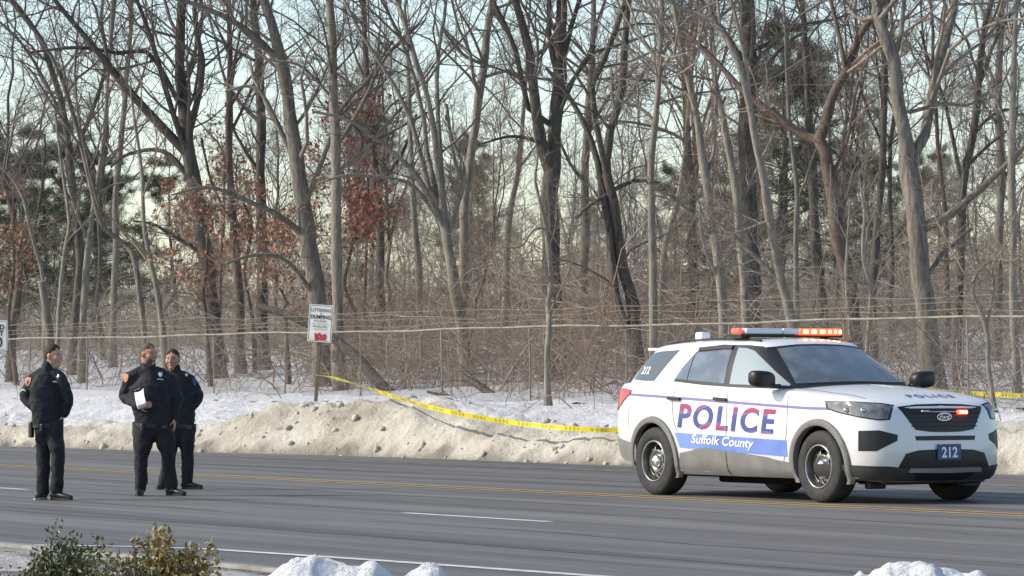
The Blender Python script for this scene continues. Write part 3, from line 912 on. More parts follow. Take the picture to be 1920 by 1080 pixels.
T('tree', 'thickest forked tree on the right with a heavy low limb reaching right', TREE12_N,
  [(1752, 727, 54), (1742, 650, 47), (1733, 560, 43), (1726, 460, 41), (1719, 380, 40), (1712, 310, 40), (1702, 255, 32), (1690, 190, 29), (1680, 110, 27), (1668, 40, 25), (1660, 0, 24)],
  [[(1712, 300, 30), (1738, 250, 25), (1748, 210, 23), (1770, 130, 22), (1797, 45, 20), (1812, -10, 18)], [(1728, 440, 24), (1765, 410, 21), (1800, 390, 17), (1845, 352, 15), (1888, 312, 13), (1935, 260, 10)],
   [(1736, 540, 11), (1770, 480, 10), (1800, 450, 8), (1832, 425, 6)], [(1690, 90, 12), (1702, 40, 11), (1704, -10, 10)], [(1748, 205, 9), (1775, 190, 8), (1830, 190, 6), (1880, 150, 4)]], 0, 0, 1.2, seed=16, hgt=15)
T('tree', 'slim dark trunk just left of the thickest tree on the right', 40.5,
  [(1640, 690, 20), (1634, 560, 18), (1640, 460, 17), (1648, 370, 16), (1652, 280, 15), (1655, 180, 14), (1658, 60, 12), (1662, 0, 11)],
  [[(1650, 330, 7), (1610, 280, 6), (1590, 210, 4)], [(1655, 200, 6), (1640, 90, 5), (1642, 20, 4)]], 2, 2, .9, seed=17)
T('tree', 'twisting dark tree near the right edge with steep forked branches', 39.5,
  [(1800, 700, 24), (1802, 560, 22), (1806, 440, 21), (1812, 340, 19), (1825, 270, 18), (1838, 190, 16), (1842, 110, 14), (1850, 40, 12), (1860, 0, 11)],
  [[(1812, 335, 10), (1790, 250, 9), (1770, 180, 8), (1740, 110, 6), (1725, 60, 4)], [(1840, 150, 9), (1880, 60, 8), (1910, 15, 6)], [(1830, 250, 9), (1870, 210, 8), (1915, 200, 5)], [(1820, 300, 9), (1860, 270, 7), (1900, 240, 5)]], 2, 2, 1.1, seed=18)
T('tree', 'pale thin trunk at the right edge of the picture', 37.5,
  [(1905, 700, 18), (1900, 560, 17), (1898, 430, 16), (1898, 320, 15), (1903, 200, 14), (1908, 90, 12), (1912, 0, 11)],
  [[(1902, 240, 6), (1870, 180, 5), (1850, 120, 4)]], 1, 0, .9, seed=19)
T('sapling', 'bent pale sapling arching over the fence near the right edge', 34.0,
  [(1864, 745, 12), (1856, 680, 11), (1850, 620, 10), (1834, 575, 9), (1820, 548, 9), (1826, 520, 8), (1845, 500, 7), (1870, 485, 5), (1900, 492, 3)],
  [[(1850, 615, 6), (1862, 540, 6), (1856, 500, 5), (1880, 460, 4), (1895, 400, 3)]], 1, 1, .6, seed=20, cat='sapling', group='saplings along the fence', size=.6, bare=True)
T('sapling', 'pale wavy sapling left of the thickest right hand tree', 34.6,
  [(1626, 700, 10), (1630, 640, 9), (1635, 560, 9), (1632, 525, 9), (1617, 480, 8), (1620, 410, 7), (1614, 370, 5), (1608, 330, 3)],
  [[(1634, 530, 6), (1612, 530, 5), (1590, 528, 4)]], 1, 0, .5, seed=21, cat='sapling', group='saplings along the fence', size=.6, bare=True)
T('sapling', 'straight pale sapling above the windscreen of the police car', 34.8,
  [(1600, 700, 9), (1594, 630, 8), (1588, 540, 7), (1590, 460, 6), (1595, 378, 4)], [], 1, 0, .5, seed=22, cat='sapling', group='saplings along the fence', size=.6, bare=True)
T('tree', 'thin lit trunk in the gap left of the many stemmed tree', 42.0,
  [(790, 715, 17), (788, 600, 15), (786, 500, 14), (780, 430, 13), (774, 340, 12), (769, 240, 11), (766, 140, 9), (762, 40, 7), (760, 0, 6)], [], 1, 1, .8, seed=23)
T('tree', 'short lit leaning trunk behind the twin trunked tree', 46.0,
  [(940, 700, 17), (948, 560, 16), (952, 450, 15), (957, 400, 14), (970, 330, 12), (978, 260, 10), (985, 180, 8), (990, 60, 6), (994, 0, 5)], [], 1, 1, .8, seed=24)
T('tree', 'leaning light stem between the crossing stems and the police car', 45.0,
  [(1235, 700, 16), (1240, 560, 15), (1247, 460, 14), (1266, 395, 13), (1280, 320, 11), (1290, 220, 9), (1300, 100, 8), (1310, 0, 6)], [[(1262, 400, 6), (1300, 330, 5)]], 1, 1, .8, seed=25)
T('tree', 'thin grey tree above the lit light bar', 42.0,
  [(1494, 690, 15), (1493, 560, 13), (1492, 450, 12), (1494, 360, 11), (1488, 280, 10), (1480, 190, 8), (1475, 80, 6), (1472, 0, 5)], [[(1493, 370, 6), (1520, 310, 5), (1535, 260, 4)]], 0, 2, .9, seed=26)
T('sapling', 'long crooked pale sapling rising behind the middle officer', 36.0,
  [(315, 730, 16), (307, 650, 14), (298, 580, 13), (284, 500, 11), (272, 440, 10), (268, 390, 9), (264, 330, 8), (258, 290, 7), (247, 220, 6), (240, 150, 4)],
  [[(300, 600, 7), (330, 540, 5), (350, 500, 4)]], 1, 1, .6, seed=27, cat='sapling', group='saplings along the fence', size=.8, bare=True)
T('tree', 'slender tree between the two nearest officers leaning to the left', 37.2,
  [(272, 735, 15), (268, 640, 14), (260, 560, 13), (247, 480, 12), (222, 450, 11), (188, 420, 10), (165, 340, 9), (140, 240, 9), (118, 160, 8), (85, 90, 7), (40, 30, 6), (15, 0, 5)],
  [[(150, 280, 6), (100, 200, 5), (60, 130, 4)], [(190, 420, 6), (150, 250, 5), (140, 130, 5), (150, 30, 4)]], 0, 2, .9, seed=28)
T('tree', 'pale slim trunk behind the left officer on the right of the sawn trunk', 37.4,
  [(154, 720, 17), (156, 620, 16), (160, 540, 15), (165, 480, 14), (176, 410, 12), (186, 330, 10), (196, 240, 9), (205, 120, 8), (212, 0, 7)], [[(170, 450, 7), (140, 380, 6), (125, 300, 5)]], 1, 2, .9, seed=29)
T('sapling', 'pale thin sapling just right of the sawn trunk', 36.0,
  [(108, 700, 11), (112, 600, 10), (114, 540, 10), (122, 470, 9), (128, 420, 8), (118, 350, 7), (105, 260, 6), (95, 180, 4)], [[(124, 440, 6), (140, 400, 5), (148, 330, 4)]], 1, 2, .6, seed=30, cat='sapling', group='saplings along the fence', size=.8, bare=True)
T('tree', 'dark leaning tree at the far left with thin upright branches', 40.0,
  [(138, 720, 24), (138, 640, 22), (146, 560, 20), (150, 460, 18), (140, 370, 17), (128, 270, 16), (112, 180, 14), (85, 90, 12), (40, 20, 10), (20, 0, 9)],
  [[(132, 300, 10), (180, 190, 9), (205, 90, 8), (215, 0, 7)], [(120, 230, 8), (70, 130, 7), (20, 60, 6), (-20, 30, 4)], [(140, 380, 8), (90, 320, 7), (40, 310, 6), (-10, 330, 4)]], 2, 2, 1.2, seed=31)
T('tree', 'slim tree between the left officer and the middle officer', 43.0,
  [(212, 730, 18), (214, 600, 16), (218, 480, 15), (215, 380, 14), (222, 280, 13), (232, 180, 12), (240, 80, 10), (244, 0, 9)], [[(218, 300, 7), (180, 240, 6), (160, 170, 4)]], 0, 2, 1.1, seed=32)
T('tree', 'dark stem close to the left picture edge', 37.0,
  [(20, 720, 20), (24, 620, 18), (36, 560, 17), (40, 480, 15), (25, 400, 13), (5, 330, 11), (-20, 260, 9), (-40, 150, 8), (-60, 0, 7)], [[(36, 500, 8), (70, 430, 7), (90, 350, 6), (100, 260, 4)]], 2, 2, 1.1, seed=33)
T('tree', 'dark brown trunk right behind the smallest officer', 39.5,
  [(452, 735, 22), (450, 640, 21), (447, 540, 20), (440, 440, 18), (432, 340, 16), (428, 230, 15), (430, 110, 13), (428, 0, 11)], [[(440, 430, 7), (400, 350, 6), (380, 260, 5)], [(430, 250, 7), (470, 170, 6), (500, 90, 4)]], 3, 2, 1.0, seed=34)
T('tree', 'slim grey tree left of the middle with twisted top branches', 44.0,
  [(718, 715, 22), (715, 600, 20), (712, 480, 19), (706, 380, 17), (700, 280, 16), (690, 180, 14), (684, 80, 12), (680, 0, 11)], [[(705, 360, 8), (750, 290, 7), (780, 210, 5)], [(700, 290, 8), (660, 230, 7), (610, 190, 5)]], 2, 2, 1.1, seed=35)
T('tree', 'grey trunk half hidden by brush right of the twin trunked tree', 44.5,
  [(1090, 715, 24), (1092, 600, 22), (1095, 480, 21), (1098, 380, 19), (1100, 280, 17), (1106, 180, 15), (1112, 80, 13), (1115, 0, 11)], [[(1098, 350, 9), (1060, 290, 7), (1040, 210, 5)], [(1102, 250, 8), (1150, 170, 7), (1200, 120, 5)]], 0, 0, 1.1, seed=36)
T('tree', 'grey trunk seen through the fork left of the police car', 47.0,
  [(1305, 690, 24), (1300, 560, 22), (1296, 430, 20), (1290, 320, 18), (1286, 210, 16), (1280, 90, 14), (1276, 0, 12)], [[(1292, 330, 8), (1330, 260, 7), (1360, 180, 5)]], 2, 0, 1.1, seed=37)
T('tree', 'trunk behind the crooked forked tree, over the bonnet of the police car', 48.0,
  [(1545, 690, 24), (1540, 560, 22), (1530, 430, 21), (1524, 320, 19), (1516, 210, 17), (1512, 100, 14), (1508, 0, 12)], [[(1526, 330, 8), (1480, 270, 7), (1450, 200, 5)]], 2, 2, 1.1, seed=38)
T('tree', 'grey tree standing right of the heavy low limb on the right', 46.0,
  [(1868, 690, 22), (1866, 560, 21), (1872, 430, 19), (1878, 320, 18), (1874, 210, 16), (1880, 100, 14), (1884, 0, 12)], [[(1875, 340, 8), (1920, 280, 6)], [(1876, 250, 8), (1840, 190, 6), (1810, 120, 5)]], 0, 0, 1.1, seed=39)

for k_, (u_, v_, n_, mm_, lb_) in enumerate([(388, 500, 36.4, M_oak, 'young oak keeping dry reddish leaves behind the smallest officer'), (470, 420, 40.0, M_oak, 'young oak with dry leaves left of the leaning tree'),
        (535, 560, 37.6, M_oak, 'low young oak with dry leaves left of the littering notice'), (690, 330, 43.0, M_oak2, 'young oak with rusty red leaves high behind the straight slim tree'),
        (25, 470, 36.2, M_oak, 'young oak with dry leaves at the left picture edge'), (655, 480, 39.0, M_oak2, 'young oak with rusty leaves right of the littering notice'), (420, 350, 44.0, M_oak, 'taller young oak with dry leaves behind the thick dark tree')]):
    g_ = np.random.default_rng(300 + k_)
    T('oak_sapling', lb_, n_, [(u_ + 8, 725, 9), (u_ + g_.normal() * 8, 600, 8), (u_ + g_.normal() * 8, (600 + v_) / 2, 7), (u_, v_, 6), (u_ + g_.normal() * 15, v_ - 70, 4), (u_ + g_.normal() * 25, v_ - 130, 2.5)], [], 3, 1, 1.0, seed=60 + k_, cat='oak sapling', group='young oaks with dry leaves', size=.62, bare=True, leaves=(mm_, 720, .12, None))

# sawn-off trunk with its pale cut face
dW = dn(92, 34.6); sW = dW / F
pts = [P(96, 690, dW), P(93, 640, dW), P(86, 580, dW), P(78, 527, dW)]
gW = ground_z(pts[0][0], pts[0][1], False)
pts[0][2] = gW - .1
bw = np.array([pts[0][0], dW, gW])
st = tag(empty('sawn_trunk', bw), 'sawn off bare trunk with a pale cut top behind the left officer', 'trunk')
link('trunk', tube_mesh('trunk', [((catmull(pts, 14) - bw)[None], np.linspace(.13, .088, 14)[None], 12)]), M_bark[0], st)
top = pts[-1] - bw
ax = norm(pts[-1] - pts[-2])
ring = [(top + ax * .004 + .088 * 1.10 * (math.cos(a) * np.array([1, 0, -ax[0] / ax[2]]) + math.sin(a) * np.array([0, 1, 0]))) for a in np.linspace(0, 2 * math.pi, 20, endpoint=False)]
V = ring + [p - ax * .02 for p in ring]
link('cut_face', mesh_py('cut_face', V, [tuple(range(20))] + [(i, (i + 1) % 20, 20 + (i + 1) % 20, 20 + i) for i in range(20)]), mat('fresh_cut_wood', (.62, .52, .38), .8, .2, c2=(.50, .40, .28), scale=30), st)
T('sapling', 'thin pale sapling leaning left over the top of the sawn trunk', 36.5,
  [(84, 700, 9), (82, 600, 9), (77, 520, 9), (66, 470, 8), (57, 430, 8), (50, 395, 7), (42, 370, 7), (25, 340, 5), (0, 312, 3)], [], 1, 1, .5, seed=40, cat='sapling', group='saplings along the fence', size=.6, bare=True)

# fallen logs lying in the snow behind the bank
def log(label, pix, n, w, seed):
    g = np.random.default_rng(seed)
    d = dn(pix[0][0], n)
    p = np.array([P(u, v, d + k * .25) for k, (u, v) in enumerate(pix)])
    c = wander(catmull(p, 12), .03, g); base = c[0].copy()
    r = np.linspace(w, w * .6, 12)
    o = link('fallen_log', tube_mesh('fallen_log', [((c - base)[None], r[None], 9)] + [(a - base, b_, 5) for a, b_ in [kids(c[None], r[None], 7, .1, .9, .9, lambda L, t: np.full(len(t), .6), 5, .2, .25, .4, .01, g=g)]]), M_bark[2])
    o.location = base
    tag(o, label, 'log', 'fallen logs behind the bank')


log('dark fallen log slanting down to the snow, right of the notice post', [(735, 740), (700, 705), (672, 672), (640, 645), (590, 612), (540, 590), (480, 575)], 36.3, .12, 1)
log('dark fallen log lying in the snow left of the crooked sapling', [(958, 752), (930, 745), (905, 728), (880, 712), (860, 700)], 35.4, .10, 2)
log('dark fallen branch low in the snow, left of the crooked sapling', [(950, 755), (905, 752), (870, 748), (835, 742), (800, 735)], 35.2, .045, 3)

# ------------------------------------------------------------------ deeper wood: a few kinds of tree, many individuals
def make_tree(name, seed, h, r, lean, fork, bark, twig, dens=1.0, low=.22):
    r = r * .54; dens = dens * 1.2
    g = np.random.default_rng(seed)
    N = 18
    z = np.linspace(0, h, N)
    wx = np.cumsum(g.normal(size=N) * .10) + lean * z; wy = np.cumsum(g.normal(size=N) * .10)
    C = np.stack([wx - wx[0], wy - wy[0], z - .15], 1); Rr = r * (1 - z / h * .82); Rr[0] *= 1.3
    tg = [(C[None], Rr[None], 8)]
    PL, RL = [C[int(N * low):]], [Rr[int(N * low):]]
    for k in range(fork):
        P1, R1 = kids(C[None], Rr[None], 1, .22, .5, .45, lambda L, t: np.full(len(t), h * .5), 12, .25, .10, .75, .02, .15, .3, g=g)
        tg.append((P1, R1, 7)); PL.append(P1[0]); RL.append(R1[0])
    P1, R1 = kids(C[None, 2:], Rr[None, 2:], int(11 * dens), low, .92, .85, lambda L, t: np.full(len(t), h * .23), 9, .2, .15, .45, .012, g=g)
    for a, b_ in zip(P1, R1): PL.append(a); RL.append(b_)
    gr, pp = twig_levels(PL, RL, .75 * dens, g, 1.0, .0055)
    gr.insert(0, (P1, R1, 5))
    root = empty(name)
    link('trunk', tube_mesh('trunk', tg), M_bark[bark], root)
    link('crown', tube_mesh('crown', gr), M_twig[twig], root)
    return root


def dup(root, loc, rz, sc):
    r = root.copy(); col.objects.link(r)
    r.location = loc; r.rotation_euler = (0, 0, rz); r.scale = sc
    for ch in root.children:
        c = ch.copy(); c.parent = r; col.objects.link(c)
    return r


kinds = [make_tree('tree', 51, 13, .13, .03, 1, 0, 0), make_tree('tree', 52, 15, .18, -.02, 1, 2, 2), make_tree('tree', 53, 11, .09, .06, 0, 1, 1, .9, .15),
         make_tree('tree', 54, 14, .15, .0, 2, 0, 2), make_tree('tree', 55, 9, .07, -.07, 1, 1, 1, 1.0, .1), make_tree('tree', 56, 12, .11, .05, 2, 3, 0, 1.0, .12)]
used = set()


def n_of(x, y):
    return NX * x + NY * y


g = np.random.default_rng(77)
spots = []
tries = 0
while len(spots) < 100 and tries < 20000:
    tries += 1
    n = 42 + 62 * g.random() ** 1.25
    u = g.uniform(-160, 2080)
    d = dn(u, n)
    x = (u - 960) / F * d
    if all((x - a) ** 2 + (d - b) ** 2 > 1.6 for a, b in spots): spots.append((x, d))
for k_ in range(70):
    n = 37 + 40 * g.random(); u = g.uniform(-1150, -170) if k_ % 2 else g.uniform(2090, 2900)
    d = dn(u, n); spots.append(((u - 960) / F * d, d))
LB = ['bare grey tree deep in the wood', 'bare dark tree deep in the wood', 'bare slim pale tree deep in the wood', 'bare forked tree deep in the wood', 'bare thin leaning sapling deep in the wood', 'bare brown forked tree deep in the wood']
for x, d in spots:
    k = int(g.integers(0, 6))
    loc = (x, d, ground_z(x, d, False)); s = g.uniform(.48, .80) * (1.3 if n_of(x, d) < 52 else 1.0); rz = g.uniform(0, 6.28); sc = (s, s, s * g.uniform(.9, 1.1))
    if k not in used:
        used.add(k); o = kinds[k]; o.location = loc; o.rotation_euler = (0, 0, rz); o.scale = sc
    else:
        o = dup(kinds[k], loc, rz, sc)
    tag(o, LB[k], 'tree', LB[k].replace('tree', 'trees').replace('sapling', 'saplings'))

# far-off wood that closes the view: one mass
FV, FQ, off = [], [], 0
src = []
for kk in kinds:
    for ch in sorted(kk.children, key=lambda c_: c_.name.startswith('crown')):
        me = ch.data
        v = np.zeros(len(me.vertices) * 3, np.float32); me.vertices.foreach_get('co', v)
        q = np.zeros(len(me.loops), np.int32); me.loops.foreach_get('vertex_index', q)
        src.append((v.reshape(-1, 3), q.reshape(-1, 4)))
for _ in range(42):
    k = int(g.integers(0, 6)); n = g.uniform(100, 165); u = g.uniform(-160, 2080); d = dn(u, n)
    x = (u - 960) / F * d; a = g.uniform(0, 6.28); s = g.uniform(.5, .72)
    for part in (2 * k, 2 * k + 1):
        v, q = src[part]
        if part % 2:                            # every other twig of the crown is enough at this distance
            keep = (np.arange(len(q)) // 90) % 6 == 0
            q = q[keep]
            uq, inv = np.unique(q, return_inverse=True); v = v[uq]; q = inv.reshape(-1, 4)
        c, sn = math.cos(a), math.sin(a)
        w = np.stack([(v[:, 0] * c - v[:, 1] * sn) * s + x, (v[:, 0] * sn + v[:, 1] * c) * s + d, v[:, 2] * s + ground_z(x, d, False)], 1)
        FV.append(w); FQ.append(q + off); off += len(w)
o = link('far_wood', mesh_np('far_wood', np.concatenate(FV), np.concatenate(FQ)), M_twig[0])
tag(o, 'hazy mass of bare trees far back in the wood', 'woodland', kind='stuff')

# ------------------------------------------------------------------ pines
M_needle = mat('pine_needles', (.030, .042, .022), .7, .2, c2=(.055, .07, .035), scale=1.2)


def make_pine(seed, h, r, low):
    g = np.random.default_rng(seed)
    root = empty('pine_tree')
    z = np.linspace(-.1, h, 12)
    C = np.stack([np.cumsum(g.normal(size=12) * .05), np.cumsum(g.normal(size=12) * .05), z], 1); Rr = r * (1 - np.clip(z, 0, h) / h * .9)
    P1, R1 = kids(C[None], Rr[None], 60, low, .99, 1.35, lambda L, t: .5 + 3.0 * (1.02 - t), 7, .02, .10, .4, .015, .3, g=g)
    P2, R2 = kids(P1, R1, 6, .3, 1, .8, lambda L, t: np.clip(L * .3, .25, .8), 4, .1, .15, .6, .006, g=g)
    link('trunk', tube_mesh('trunk', [(C[None], Rr[None], 8), (P1, R1, 4), (P2, R2, 3)]), M_bark[2], root)
    tips = np.concatenate([P2[:, 1], P2[:, 2], P2[:, 3], P1[:, 5], P1[:, 6]])
    num = 30
    K = len(tips)
    c = np.repeat(tips, num, 0) + g.normal(size=(K * num, 3)) * .06
    a = norm(g.normal(size=(K * num, 3)) + np.array([0, 0, .35])); b = norm(np.cross(a, g.normal(size=a.shape)))
    L = g.uniform(.10, .24, K * num)[:, None]
    V = np.stack([c - b * .007, c + b * .007, c + a * L], 1).reshape(-1, 3)
    link('crown', mesh_np('crown', V, np.arange(len(V)).reshape(-1, 3), False), M_needle, root)
    return root


pk = [make_pine(5, 11, .16, .30), make_pine(6, 8.5, .13, .10)]
pspots = [(30, 58, 1, 'dark green pine at the far left edge of the wood'), (95, 66, 1, 'dark green pine just right of the one at the far left edge'), (175, 62, 1, 'dark green pine behind the left officer'),
          (700, 84, 0, 'dark green pine behind the tall leaning tree'), (880, 92, 0, 'dark green pine behind the smooth upright tree'), (1470, 72, 0, 'dark green pine showing against the sky beside the thick straight trunk'),
          (1260, 96, 1, 'dark green pine far back above the police car tail'), (1700, 100, 1, 'dark green pine far back behind the thickest right hand tree'), (330, 70, 1, 'low dark green pine behind the three officers'), (-20, 50, 1, 'nearest dark green pine, cut by the left picture edge'), (140, 54, 1, 'dark green pine between the left edge and the middle officer'), (1450, 62, 1, 'dark green pine showing against the sky right of the thick straight trunk'), (1570, 66, 1, 'dark green pine behind the fork of the crooked tree')]
for k_, u_ in enumerate(range(-60, 2060, 150)):
    pspots.append((u_ + 40 * math.sin(k_ * 2.3), 104 + 22 * math.sin(k_ * 1.7) ** 2, k_ % 2, 'small dark pine far back in the wood')) if k_ % 3 != 1 else None
pu = set()
for u, n, k, lb in pspots:
    d = dn(u, n); x = (u - 960) / F * d
    loc = (x, d, ground_z(x, d, False))
    if k not in pu:
        pu.add(k); o = pk[k]; o.location = loc
    else:
        o = dup(pk[k], loc, g.uniform(0, 6.28), (1, 1, g.uniform(.85, 1.1)))
    tag(o, lb, 'pine', 'pines far back in the wood' if lb.startswith('small') else 'pines in the wood')

# ------------------------------------------------------------------ underbrush, vines and briars: nobody could count them
g = np.random.default_rng(5)


def brush(label, num, n0, n1, h0, h1, m, rad, kidsn, wobble=.22, u0=-120, u1=2050, flop=.55, kl=1.3):
    n = n0 + (n1 - n0) * g.random(num); u = g.uniform(u0, u1, num)
    d = n / (NY + NX * (u - 960) / F)
    x = (u - 960) / F * d
    z = np.array([ground_z(a, b, False) - .05 for a, b in zip(x, d)])
    N = 8
    pos = np.stack([x, d, z], 1)
    L = g.uniform(h0, h1, num)
    dr = norm(np.stack([g.normal(size=num) * .35, g.normal(size=num) * .35, np.ones(num)], 1))
    bend = norm(np.stack([g.normal(size=num), g.normal(size=num), np.zeros(num)], 1)) * (flop * g.random(num))[:, None] * .35
    out = np.zeros((num, N, 3)); out[:, 0] = pos
    for k in range(1, N):
        dr = norm(dr + g.normal(size=(num, 3)) * wobble + bend - np.array([0, 0, .06 * k]) * (g.random(num) < .5)[:, None])
        pos = pos + dr * (L / (N - 1))[:, None]; pos[:, 2] = np.maximum(pos[:, 2], z + .02); out[:, k] = pos
    rr = (L * rad * g.uniform(.6, 1.4, num))[:, None] * np.linspace(1, .35, N)
    P2, R2 = kids(out, rr, kidsn, .2, 1, .8, lambda l, t: np.clip(l * .35, .2, kl), 4, .02, .3, .6, .0035, g=g)
    P3, R3 = kids(P2, R2, 2, .2, 1, .8, lambda l, t: l * .5, 3, .0, .3, .7, .003, g=g)
    o = link('underbrush', tube_mesh('underbrush', [(out, rr, 4), (P2, R2, 3), (P3, R3, 3)]), m)
    tag(o, label, 'brush', kind='stuff')


M_br1 = mat('briar_brown', (.24, .185, .145), .9, .1, c2=(.36, .29, .235), scale=.8)
M_br3 = mat('briar_red_brown', (.25, .185, .145), .9, .1, c2=(.36, .28, .22), scale=.8)
M_br2 = mat('brush_grey', (.21, .18, .15), .9, .1, c2=(.34, .30, .25), scale=.8)
brush('brown briars and vines tangled along the chain link fence', 330, 34.9, 38.5, 1.2, 3.2, M_br3, .0036, 6, wobble=.42, flop=1.2)
brush('reddish brown briar thicket in the middle of the wood edge', 300, 36, 44, 2.0, 5.2, M_br3, .0032, 7, wobble=.42, flop=1.3, u0=620, u1=1300)
brush('tangled grey brush under the trees', 800, 37, 52, 1.5, 4.6, M_br2, .0036, 6, wobble=.36, flop=1.0)
brush('thick brown brush deeper in the wood', 650, 50, 85, 2.0, 6.0, M_br1, .0040, 6, wobble=.34, flop=.9)
brush('dim mass of brush and saplings filling the back of the wood', 1700, 78, 130, 3.5, 9.5, M_br2, .0056, 5, wobble=.30, kl=3.0)
brush('brown brush along the fence beyond the left picture edge', 260, 35, 60, 1.2, 4.0, M_br1, .0036, 5, wobble=.36, flop=1.0, u0=-1100, u1=-120)
brush('brown brush along the fence beyond the right picture edge', 220, 35, 60, 1.2, 4.0, M_br1, .0036, 5, wobble=.36, flop=1.0, u0=2050, u1=2900)
brush('sparse dry stems poking out of the snow in front of the fence', 70, 32.8, 34.2, .5, 1.7, M_br2, .006, 3)
# ================================================================== POLICE CAR
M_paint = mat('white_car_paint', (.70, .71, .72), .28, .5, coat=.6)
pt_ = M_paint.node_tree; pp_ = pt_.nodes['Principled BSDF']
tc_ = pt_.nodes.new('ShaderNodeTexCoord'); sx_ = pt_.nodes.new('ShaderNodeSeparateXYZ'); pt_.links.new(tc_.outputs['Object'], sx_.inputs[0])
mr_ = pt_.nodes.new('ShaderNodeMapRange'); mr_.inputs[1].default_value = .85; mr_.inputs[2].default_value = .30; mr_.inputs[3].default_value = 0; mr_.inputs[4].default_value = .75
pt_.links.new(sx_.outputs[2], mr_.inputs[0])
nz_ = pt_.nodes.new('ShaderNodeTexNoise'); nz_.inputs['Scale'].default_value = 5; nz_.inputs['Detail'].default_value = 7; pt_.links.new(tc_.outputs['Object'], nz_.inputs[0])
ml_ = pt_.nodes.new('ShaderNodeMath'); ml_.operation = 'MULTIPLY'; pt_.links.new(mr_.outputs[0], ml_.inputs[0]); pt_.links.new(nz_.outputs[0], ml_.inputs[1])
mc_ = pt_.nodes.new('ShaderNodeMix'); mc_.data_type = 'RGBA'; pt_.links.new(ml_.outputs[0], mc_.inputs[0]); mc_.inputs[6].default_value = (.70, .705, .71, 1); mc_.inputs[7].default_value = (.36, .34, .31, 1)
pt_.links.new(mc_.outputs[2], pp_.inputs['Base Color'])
M_clad = mat('grey_plastic_cladding', (.155, .153, .148), .6, .4, c2=(.205, .20, .19), scale=4)
M_blackp = mat('black_plastic', (.014, .014, .016), .45, .4)
M_clad_shade = mat('shade_toned_cladding', (.035, .035, .037), .55, .4, c2=(.05, .05, .05), scale=5)  # darker copy of the cladding, shade at the car's front put into the colour
M_gap = mat('panel_gap', (.05, .05, .055), .9, .1)
M_well = mat('wheel_well_black', (.010, .010, .010), .9, .1)
M_tyre = mat('tyre_rubber', (.026, .026, .027), .75, .3, c2=(.045, .044, .042), scale=14)
M_rim = mat('black_steel_rim', (.17, .165, .158), .30, .5, .7)
M_chrome = mat('chrome', (.75, .75, .75), .12, .5, 1.0)
M_silver = mat('silver_trim', (.42, .42, .43), .35, .5, .7)
M_navy = mat('navy_vinyl', (.035, .06, .22), .35)
M_purple = mat('purple_stripe', (.20, .15, .36), .35)
M_band = mat('blue_band_vinyl', (.10, .16, .52), .32, c2=(.18, .28, .62), scale=1.6)
M_wh = mat('white_vinyl', (.80, .80, .80), .4)
M_dglass = mat('tinted_glass_dark', (.10, .115, .12), .04, .6)
M_lens = mat('headlight_lens', (.26, .27, .28), .08, .6, .2, c2=(.10, .105, .11), scale=9)
M_tail = mat('tail_light_red', (.38, .03, .05), .12, .6)
M_plate = mat('plate_blue', (.02, .06, .17), .4, c2=(.03, .08, .22), scale=20)
M_redlit = mat('red_light_on', (.6, .02, .01), .3, emit=(1, .035, .012), estr=5.0)
M_led = mat('led_on', (.9, .3, .1), .3, emit=(1, .33, .06), estr=20.0)
M_redoff = mat('red_lens_dim', (.62, .10, .08), .25, emit=(1, .12, .07), estr=.55)
M_clear = mat('clear_lens_silver', (.62, .65, .66), .2, .6)
M_inside = mat('car_interior', (.03, .03, .032), .8)

# POLICE letters: navy with a wine-red wave running through
M_flag, ft, fp = new_mat('police_letter_vinyl')
fp.inputs['Roughness'].default_value = .35
tc = ft.nodes.new('ShaderNodeTexCoord'); wv = ft.nodes.new('ShaderNodeTexWave')
wv.wave_type = 'BANDS'; wv.bands_direction = 'Z'; wv.inputs['Scale'].default_value = 1.1; wv.inputs['Distortion'].default_value = 5.0; wv.inputs['Detail'].default_value = 1.0; wv.inputs['Detail Scale'].default_value = .9
ft.links.new(tc.outputs['Object'], wv.inputs[0])
rp = ft.nodes.new('ShaderNodeValToRGB')
el = rp.color_ramp.elements
el[0].position = .0; el[0].color = (.030, .060, .24, 1)
el[1].position = .60; el[1].color = (.055, .065, .28, 1)
e_ = el.new(.74); e_.color = (.17, .14, .34, 1)
e_ = el.new(.86); e_.color = (.32, .03, .13, 1)
ft.links.new(wv.outputs[1], rp.inputs[0]); ft.links.new(rp.outputs[0], fp.inputs['Base Color'])

M_glass, gt, gp = new_mat('window_glass')
gp.inputs['Base Color'].default_value = (.045, .055, .058, 1); gp.inputs['Roughness'].default_value = .03
gp.inputs['Specular IOR Level'].default_value = .9; gp.inputs['Coat Weight'].default_value = 1.0; gp.inputs['Coat IOR'].default_value = 1.7; gp.inputs['Coat Roughness'].default_value = .02
nzg = gt.nodes.new('ShaderNodeTexNoise'); nzg.inputs['Scale'].default_value = 3.2; nzg.inputs['Detail'].default_value = 3
tcg = gt.nodes.new('ShaderNodeTexCoord'); gt.links.new(tcg.outputs['Object'], nzg.inputs[0])
rpg = gt.nodes.new('ShaderNodeValToRGB'); rpg.color_ramp.elements[0].position = .45; rpg.color_ramp.elements[0].color = (.075, .088, .092, 1); rpg.color_ramp.elements[1].position = .72; rpg.color_ramp.elements[1].color = (.17, .19, .195, 1)  # paler noise patches in the colour stand in for reflections on the pane
gt.links.new(nzg.outputs[0], rpg.inputs[0]); gt.links.new(rpg.outputs[0], gp.inputs['Base Color'])
M_glass2, gt2, gp2 = new_mat('window_glass_painted_reflection')
gp2.inputs['Base Color'].default_value = (.30, .345, .325, 1); gp2.inputs['Roughness'].default_value = .03  # pale base colour imitates sky and snow mirrored in the front side window
